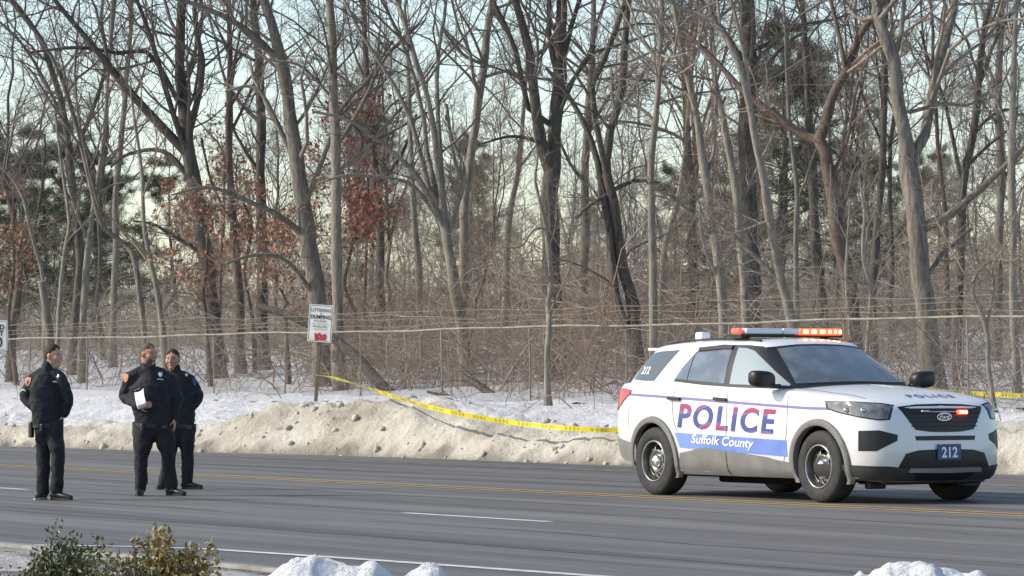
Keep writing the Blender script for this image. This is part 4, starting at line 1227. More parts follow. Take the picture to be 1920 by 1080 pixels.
gp2.inputs['Specular IOR Level'].default_value = .9; gp2.inputs['Coat Weight'].default_value = 1.0; gp2.inputs['Coat IOR'].default_value = 1.8; gp2.inputs['Coat Roughness'].default_value = .02

car = tag(empty('police_car', (3.205, 38.99, 0.0), -(math.pi / 2 - AA)), 'white police SUV with its red lights on, parked across the lane', 'police car')
WB, TR = 1.5125, .375


def half_to_ring(h):                     # h: (m,2) from front centre to rear centre, y>=0
    return np.vstack([h, np.array([h[-2:0:-1, 0], -h[-2:0:-1, 1]]).T])


plan = np.array([(2.425, 0), (2.422, .22), (2.41, .45), (2.375, .65), (2.29, .80), (2.12, .91), (1.86, .962), (1.50, .985), (1.1, .985), (.6, .988), (0, .99), (-.6, .99), (-1.1, .988), (-1.5, .985), (-1.85, .965), (-2.15, .93), (-2.38, .86), (-2.52, .72), (-2.585, .48), (-2.605, .22), (-2.61, 0)])


def zs(x):                               # shoulder height along the car
    return np.interp(x, [-2.7, -2.3, -1.5, -.6, .3, .9, 1.3, 1.8, 2.2, 2.45], [1.235, 1.245, 1.235, 1.20, 1.175, 1.165, 1.145, 1.105, 1.055, 1.02])


def zbot(x):
    return np.interp(x, [-2.7, -2.3, -1.9, 1.9, 2.2, 2.5], [.42, .36, .25, .25, .22, .24])


#        t     w     front   rear
lev = [(0.00, .90, -.20, .12), (.03, .945, -.10, .05), (.10, .968, -.035, .02), (.20, .982, -.005, .0), (.34, .994, .0, -.005), (.46, 1.00, -.005, -.005), (.56, 1.00, -.012, .0),
       (.66, .997, -.022, .01), (.76, .992, -.035, .025), (.84, .988, -.05, .04), (.90, .984, -.06, .05), (.95, .972, -.085, .065), (.985, .952, -.125, .085), (1.0, .925, -.17, .11)]
rings = []
for t, w, fs, rs_ in lev:
    h = plan.copy()
    fx = np.clip((h[:, 0] - .9) / 1.5, 0, 1) ** 1.5; rx = np.clip((-h[:, 0] - 1.3) / 1.3, 0, 1) ** 1.5
    h[:, 0] += fx * fs + rx * rs_
    # side crease: doors pulled in a little below the handle line
    h[:, 1] *= w
    hs = catmull(h, 64); hs[0, 1] = 0; hs[-1, 1] = 0
    r = half_to_ring(hs)
    z = zbot(r[:, 0]) + t * (zs(r[:, 0]) - zbot(r[:, 0]))
    rings.append(np.column_stack([r, z]))
top = rings[-1]
sp = np.column_stack([np.clip(top[:, 0], -2.0, 1.55), np.zeros(len(top))])
for s in (.96, .90, .80, .65, .45, .22, .02):
    p = sp + (top[:, :2] - sp) * s
    crown = np.where(p[:, 0] > .4, .075, .02)
    rings.append(np.column_stack([p, zs(p[:, 0]) + crown * (1 - s ** 2.2) + .004]))
bot = rings[0]
spb = np.column_stack([np.clip(bot[:, 0], -1.9, 1.9), np.zeros(len(bot))])
pre = []
for s in (.02, .5, .9):
    p = spb + (bot[:, :2] - spb) * s
    pre.append(np.column_stack([p, zbot(p[:, 0]) - .0 * p[:, 0]]))
rings = pre + rings
M_ = len(rings[0])
V = np.vstack(rings)
Q = [(k * M_ + i, k * M_ + (i + 1) % M_, (k + 1) * M_ + (i + 1) % M_, (k + 1) * M_ + i) for k in range(len(rings) - 1) for i in range(M_)]
V = np.vstack([V, rings[0].mean(0), rings[-1].mean(0)])
caps = [(len(V) - 2, (i + 1) % M_, i) for i in range(M_)] + [(len(V) - 1, (len(rings) - 1) * M_ + i, (len(rings) - 1) * M_ + (i + 1) % M_) for i in range(M_)]
tub = mesh_py('body', V, Q + caps, True)
bm = bmesh.new(); bm.from_mesh(tub); bmesh.ops.recalc_face_normals(bm, faces=bm.faces[:]); bm.to_mesh(tub); bm.free()
tub_bvh = BVHTree.FromPolygons([tuple(v.co) for v in tub.vertices], [tuple(p.vertices) for p in tub.polygons])

# greenhouse: roof and pillars
gplan0 = np.array([(1.08, 0), (1.07, .25), (1.03, .5), (.93, .72), (.78, .84), (.5, .905), (0, .925), (-.6, .93), (-1.2, .92), (-1.7, .90), (-2.05, .86), (-2.28, .74), (-2.38, .5), (-2.41, .22), (-2.42, 0)])
gplan1 = np.array([(.28, 0), (.275, .2), (.25, .38), (.19, .53), (.10, .62), (-.08, .665), (-.4, .685), (-.8, .692), (-1.2, .69), (-1.55, .68), (-1.80, .655), (-1.95, .58), (-2.02, .4), (-2.05, .2), (-2.06, 0)])


def zroof(x):
    return np.interp(x, [-2.2, -1.9, -1.4, -.8, -.2, .1, .35], [1.615, 1.64, 1.672, 1.69, 1.685, 1.668, 1.635])


grings = []
for t, bul in ((-.12, 0), (0, 0), (.25, .012), (.5, .02), (.75, .018), (.92, .010), (1.0, 0)):
    h = gplan0 * (1 - t) + gplan1 * t
    h[:, 1] *= 1 + bul * 1.2; h[:, 0] += bul * 1.2 * np.sign(h[:, 0]) * (np.abs(gplan0[:, 0]) > .9)
    hs = catmull(h, 56); hs[0, 1] = 0; hs[-1, 1] = 0
    r = half_to_ring(hs)
    z0 = zs(r[:, 0]) + .01
    zt = zroof(r[:, 0])
    grings.append(np.column_stack([r, z0 + t * (zt - z0)]))
top = grings[-1]
sp = np.column_stack([np.clip(top[:, 0], -1.5, -.25), np.zeros(len(top))])
for s, dz in ((.975, .010), (.93, .020), (.85, .030), (.7, .042), (.5, .05), (.25, .055), (.02, .056)):
    p = sp + (top[:, :2] - sp) * s
    grings.append(np.column_stack([p, zroof(p[:, 0]) + dz]))
Mg = len(grings[0])
V = np.vstack(grings)
Q = [(k * Mg + i, k * Mg + (i + 1) % Mg, (k + 1) * Mg + (i + 1) % Mg, (k + 1) * Mg + i) for k in range(len(grings) - 1) for i in range(Mg)]
V = np.vstack([V, grings[-1].mean(0)]); Q = Q + [(len(V) - 1, (len(grings) - 1) * Mg + i, (len(grings) - 1) * Mg + (i + 1) % Mg) for i in range(Mg)]
gh = mesh_py('roof', V, Q, True)
bm = bmesh.new(); bm.from_mesh(gh); bmesh.ops.recalc_face_normals(bm, faces=bm.faces[:]); bm.to_mesh(gh); bm.free()
gh_bvh = BVHTree.FromPolygons([tuple(v.co) for v in gh.vertices], [tuple(p.vertices) for p in gh.polygons])
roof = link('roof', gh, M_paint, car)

# wheel arches cut out of the body
cutter_bm = bmesh.new()
for sx in (-1, 1):
    for sy in (-1, 1):
        r = bmesh.ops.create_cone(cutter_bm, cap_ends=True, segments=40, radius1=.435, radius2=.435, depth=.6, matrix=Matrix.Translation((sx * WB, sy * (.62 + .3), TR + .01)) @ Matrix.Rotation(R(90), 4, 'X'))
for f in cutter_bm.faces: f.material_index = 1
cut_me = bm_mesh('cut', cutter_bm); cut_me.materials.append(M_paint); cut_me.materials.append(M_well)
cut_o = bpy.data.objects.new('cut', cut_me); col.objects.link(cut_o)
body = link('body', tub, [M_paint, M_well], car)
body.parent = None
md = body.modifiers.new('arch', 'BOOLEAN'); md.operation = 'DIFFERENCE'; md.object = cut_o; md.solver = 'EXACT'
dg = bpy.context.evaluated_depsgraph_get()
nm_ = bpy.data.meshes.new_from_object(body.evaluated_get(dg))
body.modifiers.clear(); body.data = nm_
nm_.polygons.foreach_set('use_smooth', np.ones(len(nm_.polygons), dtype=bool)); nm_.set_sharp_from_angle(angle=R(38))
body.parent = car
bpy.data.objects.remove(cut_o)
gh.set_sharp_from_angle(angle=R(50))


def hit(bvh, kind, a, b, off):
    if kind == 'side': o_, d_ = Vector((a, -3, b)), Vector((0, 1, 0))
    elif kind == 'front': o_, d_ = Vector((5, a, b)), Vector((-1, 0, 0))
    elif kind == 'corner':                       # seen from the front right corner: a is measured across, 45 degrees
        o_, d_ = Vector((1.2 + 3 - a * .7071, -3 - a * .7071 * 0 - a * .7071, b)), Vector((-.7071, .7071, 0))
        o_ = Vector((2.0, -.8, b)) + Vector((.7071, .7071, 0)) * a + Vector((.7071, -.7071, 0)) * 3
    elif kind == 'rear': o_, d_ = Vector((-5, a, b)), Vector((1, 0, 0))
    elif kind == 'rcorner': o_, d_ = Vector((-2.3, -.75, b)) + Vector((.7071, -.7071, 0)) * a + Vector((-.7071, -.7071, 0)) * 3, Vector((.7071, .7071, 0))
    else: o_, d_ = Vector((a, b, 4)), Vector((0, 0, -1))
    p, n, i, dist = bvh.ray_cast(o_, d_)
    if p is None:
        p, n, i, dist = bvh.find_nearest(o_ - d_ * -3)
    if n.dot(d_) > 0: n = -n
    return np.array(p + n * off), np.array(n)


def polyl(pts, n):
    p = np.asarray(pts, float); s = np.concatenate([[0], np.cumsum(np.linalg.norm(np.diff(p, axis=0), axis=1) + 1e-9)])
    q = np.linspace(0, s[-1], n)
    return np.stack([np.interp(q, s, p[:, k]) for k in range(p.shape[1])], 1)


def patch(name, kind, topl, botl, m, parent, off=.004, thick=.012, nu=14, nv=5, bvh=None, mirror=False, bulge=0.0):
    bvh = bvh or tub_bvh
    A = polyl(topl, nu); B = polyl(botl, nu)
    V = np.zeros((nu, nv, 3)); W = np.zeros_like(V)
    for i in range(nu):
        for j in range(nv):
            t = j / (nv - 1); c = A[i] * (1 - t) + B[i] * t
            e = bulge * (1 - (2 * t - 1) ** 2) * (1 - (2 * i / (nu - 1) - 1) ** 2)
            p, n = hit(bvh, kind, c[0], c[1], off + e)
            V[i, j] = p; W[i, j] = p - n * (thick + e)
    outs = []
    for s in ((1, -1) if mirror else (1,)):
        VV = np.concatenate([V.reshape(-1, 3), W.reshape(-1, 3)]) * np.array([1, s, 1])
        n0 = nu * nv; Fc = []
        ix = lambda i, j: i * nv + j
        for i in range(nu - 1):
            for j in range(nv - 1): Fc.append((ix(i, j), ix(i + 1, j), ix(i + 1, j + 1), ix(i, j + 1)))
        bd = [ix(i, 0) for i in range(nu)] + [ix(nu - 1, j) for j in range(1, nv)] + [ix(i, nv - 1) for i in range(nu - 2, -1, -1)] + [ix(0, j) for j in range(nv - 2, 0, -1)]
        for k in range(len(bd)):
            a, b = bd[k], bd[(k + 1) % len(bd)]; Fc.append((a, a + n0, b + n0, b))
        me = mesh_py(name, VV, Fc, True)
        bm = bmesh.new(); bm.from_mesh(me); bmesh.ops.remove_doubles(bm, verts=bm.verts[:], dist=1e-5); bmesh.ops.recalc_face_normals(bm, faces=bm.faces[:]); bm.to_mesh(me); bm.free()
        # outward test
        f = max(me.polygons, key=lambda p: p.area)
        if f.normal.dot(Vector(V[nu // 2, nv // 2] - W[nu // 2, nv // 2]) * 1.0 if s == 1 else Vector((V[nu // 2, nv // 2] - W[nu // 2, nv // 2]) * np.array([1, -1, 1]))) < 0:
            me.flip_normals()
        me.set_sharp_from_angle(angle=R(45))
        outs.append(link(name, me, m, parent))
    return outs[0]


def ribbon(name, kind, pts, w, m, parent, off=.002, bvh=None, n=30, mirror=False):
    """thin strip along a polyline on the surface (seams, stripes)"""
    p = polyl(pts, n); d = np.gradient(p, axis=0); d = d / np.linalg.norm(d, axis=1, keepdims=True); nn = np.stack([-d[:, 1], d[:, 0]], 1)
    return patch(name, kind, p + nn * w / 2, p - nn * w / 2, m, parent, off, .004, n, 3, bvh, mirror)


def decal(name, kind, body_, size, x, z, m, parent, slope=0.0, fitw=None, fith=None, off=.005, bvh=None, shear=0.0, bold=.0, space=1.0):
    V_, F_ = text_mesh(body_, size, shear=shear, bold=bold, space=space)
    mn, mx = V_.min(0), V_.max(0)
    V_[:, :2] -= (mn[:2] + mx[:2]) / 2
    if fitw: V_[:, 0] *= fitw / (mx[0] - mn[0])
    if fith: V_[:, 1] *= fith / (mx[1] - mn[1])
    bm = bmesh.new()
    vs_ = [bm.verts.new(v) for v in V_]
    for f in F_:
        try: bm.faces.new([vs_[i] for i in f])
        except ValueError: pass
    bmesh.ops.triangulate(bm, faces=bm.faces[:])
    for _ in range(2):
        lo = [e for e in bm.edges if e.calc_length() > .06]
        if lo: bmesh.ops.subdivide_edges(bm, edges=lo, cuts=1); bmesh.ops.triangulate(bm, faces=bm.faces[:])
    for v in bm.verts:
        a, b = v.co.x, v.co.y
        if kind == 'side': p, n = hit(bvh or tub_bvh, kind, x + a, z + b + slope * a, off)
        elif kind == 'top': p, n = hit(bvh or tub_bvh, kind, x - b, z + a, off)
        else: p, n = hit(bvh or tub_bvh, kind, x + a, z + b, off)
        v.co = p
    me = bm_mesh(name, bm)
    return link(name, me, m, parent)


SL = -.030
# --- side graphics
ribbon('stripe', 'side', [(-2.28, 1.125), (-1.5, 1.10), (-.5, 1.06), (.6, 1.012), (1.3, .985), (2.02, .975)], .030, M_purple, body, .003, n=60, mirror=True)
decal('lettering', 'side', 'POLICE', .34, -.115, .862, M_flag, body, SL, 1.80, .27, .006, bold=.010, shear=.14, space=1.22)
for s_ in (1,):
    patch('band', 'side', [(-1.07, .700), (-.5, .684), (.98, .642)], [(-.98, .535), (-.4, .515), (.98, .470)], M_band, body, .004, .006, 40, 4, mirror=True)
decal('lettering', 'side', 'Suffolk County', .17, -.17, .604, M_wh, body, -.032, 1.16, .128, .009, bold=.003, shear=.28)
# --- door seams, handles, cladding
for pl in ([(.985, 1.16), (.985, .80), (.95, .52), (.90, .40)], [(-.10, 1.19), (-.10, .40)], [(-1.09, 1.21), (-1.13, 1.0), (-1.10, .84), (-1.03, .72)]):
    ribbon('door_seam', 'side', pl, .009, M_gap, body, .0018, n=24, mirror=True)
ribbon('sill_seam', 'side', [(-1.02, .405), (.95, .405)], .008, M_gap, body, .0018, n=30, mirror=True)
ribbon('bumper_seam', 'side', [(-2.05, .96), (-2.02, .72)], .008, M_gap, body, .0018, n=12, mirror=True)
for hx in (-.30, -1.17):
    patch('door_handle', 'side', [(hx - .03, 1.092), (hx + .20, 1.082)], [(hx - .03, 1.060), (hx + .20, 1.050)], M_blackp, body, .030, .02, 8, 3, mirror=True)
# lower door cladding with its bulging upper edge
patch('door_cladding', 'side', [(-.98, .475), (-.80, .50), (-.55, .545), (-.10, .515), (.30, .485), (.62, .46), (.80, .43), (1.02, .41)], [(-1.00, .255), (1.05, .255)], M_clad, body, .016, .03, 40, 5, mirror=True)
ribbon('cladding_seam', 'side', [(-.10, .51), (-.10, .27)], .01, M_gap, body, .0185, n=10, mirror=True)


def arch(cx, side):
    """flared plastic arch round the wheel opening"""
    V, Fc = [], []
    angs = np.linspace(R(-32), R(212), 44)
    prof = ((.420, -.05), (.420, .022), (.440, .032), (.485, .026), (.497, -.012))
    for a in angs:
        for r_, o_ in prof:
            k = 1.0 + .0 * math.sin(a)
            x = cx + r_ * math.cos(a) * 1.0; z = TR + .01 + r_ * math.sin(a)
            z_ = min(max(z, .262), zs(x) - .02)
            p, n = hit(tub_bvh, 'side', x, z_, 0)
            y = p[1] - o_
            V.append((x, side * -y if side > 0 else y, max(z, .20)))
    m_ = len(prof)
    for i in range(len(angs) - 1):
        for j in range(m_ - 1): Fc.append((i * m_ + j, i * m_ + j + 1, (i + 1) * m_ + j + 1, (i + 1) * m_ + j))
    me = mesh_py('wheel_arch', V, Fc, True)
    me.set_sharp_from_angle(angle=R(60))
    bm = bmesh.new(); bm.from_mesh(me); bmesh.ops.recalc_face_normals(bm, faces=bm.faces[:]); bm.to_mesh(me); bm.free()
    return link('wheel_arch', me, M_clad, body)


for cx in (-WB, WB):
    for sd_ in (-1, 1): arch(cx, sd_)

# --- windows
patch('window_trim', 'side', [(-1.20, 1.275), (-1.12, 1.42), (-.98, 1.585), (-.88, 1.638), (-.5, 1.662), (-.1, 1.658), (.13, 1.640), (.47, 1.475), (.80, 1.31), (.99, 1.20)],
      [(-1.20, 1.262), (-.6, 1.222), (0, 1.198), (.99, 1.178)], M_blackp, roof, .003, .01, 46, 9, gh_bvh, True)
wl = dict(bvh=gh_bvh, mirror=True)
patch('window', 'side', [(-.235, 1.628), (-.10, 1.622), (.05, 1.592), (.22, 1.508), (.50, 1.365), (.78, 1.228)], [(-.135, 1.232), (.78, 1.212)], M_glass2, roof, .007, .008, 26, 9, **wl)
patch('window', 'side', [(-.965, 1.56), (-.86, 1.612), (-.5, 1.634), (-.335, 1.631)], [(-.935, 1.275), (-.235, 1.238)], M_glass, roof, .007, .008, 20, 9, **wl)
patch('quarter_window', 'side', [(-1.125, 1.385), (-1.02, 1.53), (-.985, 1.565)], [(-1.165, 1.290), (-.955, 1.277)], M_glass, roof, .007, .008, 10, 7, **wl)
patch('rain_guard', 'side', [(-.94, 1.628), (-.5, 1.655), (-.33, 1.650)], [(-.92, 1.588), (-.5, 1.612), (-.33, 1.608)], M_blackp, roof, .022, .02, 16, 3, **wl)
patch('rear_quarter_glass', 'side', [(-1.96, 1.575), (-1.7, 1.60), (-1.33, 1.612)], [(-2.10, 1.285), (-1.85, 1.27), (-1.60, 1.268)], M_dglass, roof, .004, .01, 18, 8, **wl)
decal('lettering', 'side', '212', .12, -1.85, 1.385, M_wh, roof, 0, .17, .085, .008, gh_bvh, bold=.003)
# windscreen with black surround
patch('windscreen_frame', 'front', [(-.635, 1.632), (-.3, 1.664), (0, 1.670), (.3, 1.664), (.635, 1.632)], [(-.86, 1.19), (-.5, 1.215), (0, 1.225), (.5, 1.215), (.86, 1.19)], M_blackp, roof, .003, .008, 30, 10, gh_bvh)
patch('windscreen', 'front', [(-.565, 1.612), (-.3, 1.640), (0, 1.646), (.3, 1.640), (.565, 1.612)], [(-.735, 1.235), (-.4, 1.252), (0, 1.260), (.4, 1.252), (.735, 1.235)], M_glass, roof, .008, .008, 30, 12, gh_bvh)
patch('rear_window', 'rear', [(-.52, 1.56), (0, 1.58), (.52, 1.56)], [(-.62, 1.27), (0, 1.26), (.62, 1.27)], M_dglass, roof, .005, .01, 16, 6, gh_bvh)
bm = bmesh.new()
for sy in (-1, 1):
    box_bm(bm, (1.02, sy * .30, 1.25), (.025, .62, .012), .004, Matrix.Rotation(sy * .10, 3, 'Z'))
    w_o = link('wiper', bm_mesh('wiper', bm), M_blackp, roof); bm = bmesh.new()
bm.free()
# cowl strip
patch('cowl', 'top', [(.98, -.78), (1.10, -.4), (1.13, 0), (1.10, .4), (.98, .78)], [(.80, -.80), (.98, -.4), (1.0, 0), (.98, .4), (.80, .80)], M_blackp, body, .004, .006, 30, 3)
# rear spoiler and roof rails
bm = bmesh.new(); box_bm(bm, (-2.07, 0, 1.625), (.24, 1.16, .035), .014, Matrix.Rotation(.02, 3, 'Y'))
link('spoiler', bm_mesh('spoiler', bm, True, 40), M_paint, roof)
for sy in (-1, 1):
    pr = []
    for x in np.linspace(-1.65, .02, 16):
        p, n = hit(gh_bvh, 'top', x, sy * .60, .016); pr.append(p)
    link('roof_rail', tube_mesh('roof_rail', [(np.array([pr]), np.full((1, 16), .012), 6)]), M_blackp, roof)
# roof antenna pod
p, n = hit(gh_bvh, 'top', -1.50, -.30, 0)
bm = bmesh.new(); box_bm(bm, (p[0], p[1], p[2] + .035), (.13, .13, .13), .022, seg=3)
link('antenna_pod', bm_mesh('antenna_pod', bm, True, 50), M_wh, roof)

# --- mirrors
for sy in (-1, 1):
    bm = bmesh.new()
    r = bmesh.ops.create_uvsphere(bm, u_segments=20, v_segments=12, radius=1)
    for v in bm.verts:
        x, y, z = v.co
        q = lambda c, e: math.copysign(abs(c) ** e, c)
        v.co = Vector((.70 + q(x, .65) * .095 - .02 * abs(y), sy * (1.09 + q(y, .62) * .150), 1.285 + q(z, .62) * .092 + .02 * y))
    box_bm(bm, (.72, sy * .95, 1.215), (.09, .13, .045), .012)
    mi_ = link('mirror', bm_mesh('mirror', bm, True, 60), M_blackp, body)

# --- front: grille, lights, bumper
patch('grille', 'front', [(-.56, 1.0), (-.3, 1.025), (0, 1.03), (.3, 1.025), (.56, 1.0)], [(-.385, .765), (-.2, .742), (0, .738), (.2, .742), (.385, .765)], M_blackp, body, .004, .02, 24, 6)
grl = [o for o in body.children if o.name.startswith('grille')][0]
for k in range(4):
    z = .80 + k * .045
    w_ = .41 + (z - .765) * .55
    ribbon('grille_bar', 'front', [(-w_, z), (0, z + .004), (w_, z)], .012, M_gap, grl, .008, n=16)
# headlights: seen from the corner, both sides
patch('headlight', 'corner', [(-.36, 1.05), (-.18, 1.052), (.0, 1.043), (.22, 1.03), (.335, 1.012)], [(-.34, .985), (-.20, .945), (.0, .905), (.20, .875), (.30, .878)], M_lens, body, .006, .02, 22, 6, mirror=True)
patch('headlight_bezel', 'corner', [(-.385, 1.062), (-.18, 1.063), (.0, 1.054), (.24, 1.04), (.355, 1.02)], [(-.37, .978), (-.21, .933), (.0, .892), (.21, .862), (.325, .868)], M_blackp, body, .003, .02, 22, 6, mirror=True)
for a in (-.13, .05):
    for s in (1, -1):
        p, n = hit(tub_bvh, 'corner', a, .965, .012)
        bm = bmesh.new(); bmesh.ops.create_uvsphere(bm, u_segments=12, v_segments=8, radius=.028)
        bmesh.ops.translate(bm, vec=(p[0], p[1] * s, p[2]), verts=bm.verts[:])
        link('lamp_lens', bm_mesh('lamp_lens', bm, True), M_chrome, body)
# fog light pockets
patch('fog_pocket', 'corner', [(.0, .755), (.22, .762), (.40, .715)], [(.0, .548), (.20, .550), (.40, .655)], M_blackp, body, .004, .02, 14, 5, mirror=True)
patch('bumper_slot', 'front', [(-.40, .700), (0, .702), (.40, .700)], [(-.385, .655), (0, .655), (.385, .655)], M_blackp, body, .004, .02, 16, 3)
# lower intake, black, then grey skid lip
patch('lower_intake', 'front', [(-.52, .52), (-.36, .555), (0, .565), (.36, .555), (.52, .52)], [(-.62, .345), (0, .325), (.62, .345)], M_blackp, body, .005, .02, 20, 5)
patch('bumper_lip', 'front', [(-.46, .375), (0, .37), (.46, .375)], [(-.48, .335), (0, .325), (.48, .335)], M_silver, body, .030, .04, 20, 3)
patch('lower_bumper', 'corner', [(-.52, .405), (-.2, .405), (.1, .395), (.33, .39), (.55, .36)], [(-.48, .262), (.0, .25), (.55, .245)], M_clad_shade, body, .012, .03, 26, 4, mirror=True)
patch('lower_bumper_centre', 'front', [(-.66, .345), (0, .325), (.66, .345)], [(-.66, .245), (0, .240), (.66, .245)], M_blackp, body, .010, .03, 20, 3)
bm = bmesh.new(); box_bm(bm, (1.98, 0, .225), (.45, 1.30, .06), .02)
link('skid_plate', bm_mesh('skid_plate', bm), M_blackp, body)
for sy in (-1, 1):
    bm = bmesh.new(); box_bm(bm, (2.02, sy * .62, .19), (.10, .22, .08), .02)
    link('air_deflector', bm_mesh('air_deflector', bm), M_blackp, body)
# number plate
pl_, n_ = hit(tub_bvh, 'front', 0.02, .535, .018)
bm = bmesh.new(); box_bm(bm, (pl_[0], .02, .535), (.012, .305, .160))
plate = link('number_plate', bm_mesh('number_plate', bm), M_plate, body)
V_, F_ = text_mesh('212', .15, bold=.004)
V_[:, :2] -= (V_[:, :2].min(0) + V_[:, :2].max(0)) / 2
link('lettering', mesh_py('lettering', np.stack([np.full(len(V_), pl_[0] + .0085), .02 + V_[:, 0] * .95, .532 + V_[:, 1]], 1), F_), M_wh, plate)
# oval badge
p, n = hit(tub_bvh, 'front', 0, .895, .014)
for nm2, rx_, rz_, off_, mm in (('badge', .098, .042, 0, M_chrome), ('badge_field', .086, .033, .004, mat('badge_blue', (.02, .05, .15), .3))):
    ring = [(p[0] + off_, rx_ * math.cos(a), p[2] + rz_ * math.sin(a)) for a in np.linspace(0, 2 * math.pi, 28, endpoint=False)]
    V = ring + [(x - .012, y, z) for x, y, z in ring]
    bdg = link(nm2, mesh_py(nm2, V, [tuple(range(28))] + [(i, i + 28, (i + 1) % 28 + 28, (i + 1) % 28) for i in range(28)]), mm, body)
V_, F_ = text_mesh('Ford', .062, shear=.35)
V_[:, :2] -= (V_[:, :2].min(0) + V_[:, :2].max(0)) / 2
link('lettering', mesh_py('lettering', np.stack([np.full(len(V_), p[0] + .0065), V_[:, 0] * 1.05, p[2] + V_[:, 1]], 1), F_), M_chrome, body)
# grille lights: one lit red, one dark
for y, z, lit in ((.245, .945, True), (-.245, .955, False)):
    p, n = hit(tub_bvh, 'front', y, z, .02)
    bm = bmesh.new(); box_bm(bm, (p[0], y, z), (.03, .13 if lit else .10, .045 if lit else .022), .008)
    lt = link('grille_light', bm_mesh('grille_light', bm, True, 40), M_redlit if lit else M_silver, grl)
    if lit:
        for dy in (-.035, 0, .035):
            bm = bmesh.new(); bmesh.ops.create_uvsphere(bm, u_segments=10, v_segments=6, radius=.014); bmesh.ops.translate(bm, vec=(p[0] + .014, y + dy, z), verts=bm.verts[:])
            link('led', bm_mesh('led', bm, True), M_led, lt)
decal('lettering', 'top', 'POLICE', .10, 2.08, .06, M_navy, body, 0, .62, .10, .006, bold=.003, space=1.35)
# bonnet creases
for sy in (-1, 1):
    ribbon('bonnet_seam', 'top', [(1.05, sy * .80), (1.6, sy * .815), (2.05, sy * .76)], .010, M_gap, body, .0018, n=24)
# tail lights
patch('tail_light', 'rcorner', [(-.20, 1.17), (0, 1.178), (.20, 1.185), (.34, 1.165)], [(-.20, 1.03), (-.05, .93), (.06, .95), (.34, 1.135)], M_tail, body, .012, .03, 16, 6, mirror=True)
patch('rear_bumper_cladding', 'rcorner', [(-.45, .66), (0, .64), (.45, .56)], [(-.45, .43), (0, .40), (.45, .36)], M_clad, body, .010, .03, 20, 4, mirror=True)
patch('rear_bumper_centre', 'rear', [(-.72, .66), (0, .67), (.72, .66)], [(-.7, .43), (0, .42), (.7, .43)], M_clad, body, .008, .03, 16, 4)
# underbody
bm = bmesh.new(); box_bm(bm, (-.05, 0, .26), (3.6, 1.25, .10), .03)
box_bm(bm, (-1.5, 0, .33), (.14, 1.5, .14), .03); box_bm(bm, (1.5, 0, .33), (.14, 1.5, .14), .03); box_bm(bm, (-.2, -.35, .20), (1.5, .28, .10), .03)
link('underbody', bm_mesh('underbody', bm), M_well, car)

# --- light bar
lbx, lbz = -.36, 1.80
lb = link('light_bar', bm_mesh('light_bar', (lambda b: (box_bm(b, (lbx, 0, lbz - .035), (.27, 1.40, .025), .01), b)[1])(bmesh.new()), True, 40), M_blackp, car)


def lens(y0, y1, m, name='lens', dp=.26):
    b = bmesh.new(); box_bm(b, (lbx, (y0 + y1) / 2, lbz + .012), (dp, y1 - y0 - .006, .066), .02, seg=3)
    return link(name, bm_mesh(name, b, True, 50), m, lb)


lens(-.69, -.62, M_redoff, dp=.15); lens(-.62, -.12, M_clear); lens(-.12, .12, M_clear)
lz = lens(.12, .70, M_redlit)
for y in (.19, .305, .42, .52, .60, .665):
    b = bmesh.new(); box_bm(b, (lbx + .128, y, lbz + .012), (.012, .062 if y < .5 else .03, .036), .005)
    link('led', bm_mesh('led', b), M_led, lz)
b = bmesh.new(); box_bm(b, (lbx - .0, .705, lbz + .012), (.12, .012, .036), .004); link('led', bm_mesh('led', b), M_led, lz)
for sy in (-1, 1):
    b = bmesh.new(); box_bm(b, (lbx, sy * .54, lbz - .075), (.10, .06, .07), .01); link('bracket', bm_mesh('bracket', b), M_blackp, lb)


# --- wheels
def lathe(prof, n=48, axis_off=0.0):
    V, Fc = [], []
    for k in range(n):
        a = 2 * math.pi * k / n
        for r_, y in prof: V.append((r_ * math.cos(a), y, r_ * math.sin(a)))
    m_ = len(prof)
    for k in range(n):
        k2 = (k + 1) % n
        for j in range(m_ - 1): Fc.append((k * m_ + j, k * m_ + j + 1, k2 * m_ + j + 1, k2 * m_ + j))
    return V, Fc


R_T = .381
tyre_prof = [(.225, .10), (.240, .122), (.262, .130), (.300, .134), (.330, .130), (.352, .124), (.366, .112), (.376, .095), (R_T, .06), (R_T, .02), (.374, .017), (.374, .012), (R_T, .009), (R_T, -.009), (.374, -.012), (.374, -.017), (R_T, -.02), (R_T, -.06), (.376, -.095), (.366, -.112), (.34, -.126), (.30, -.134), (.25, -.128), (.225, -.10)]
rim_prof = [(.236, .118), (.232, .126), (.224, .124), (.216, .10), (.208, .07), (.200, .035), (.196, -.10)]
face_prof = [(.198, .045), (.185, .055), (.16, .068), (.13, .082), (.10, .078), (.085, .062), (.07, .060), (.0005, .060)]
tyre_me = mesh_py('tyre', *lathe(tyre_prof, 56), smooth=True); tyre_me.set_sharp_from_angle(angle=R(40))
rim_me = mesh_py('rim', *lathe(rim_prof, 48), smooth=True)
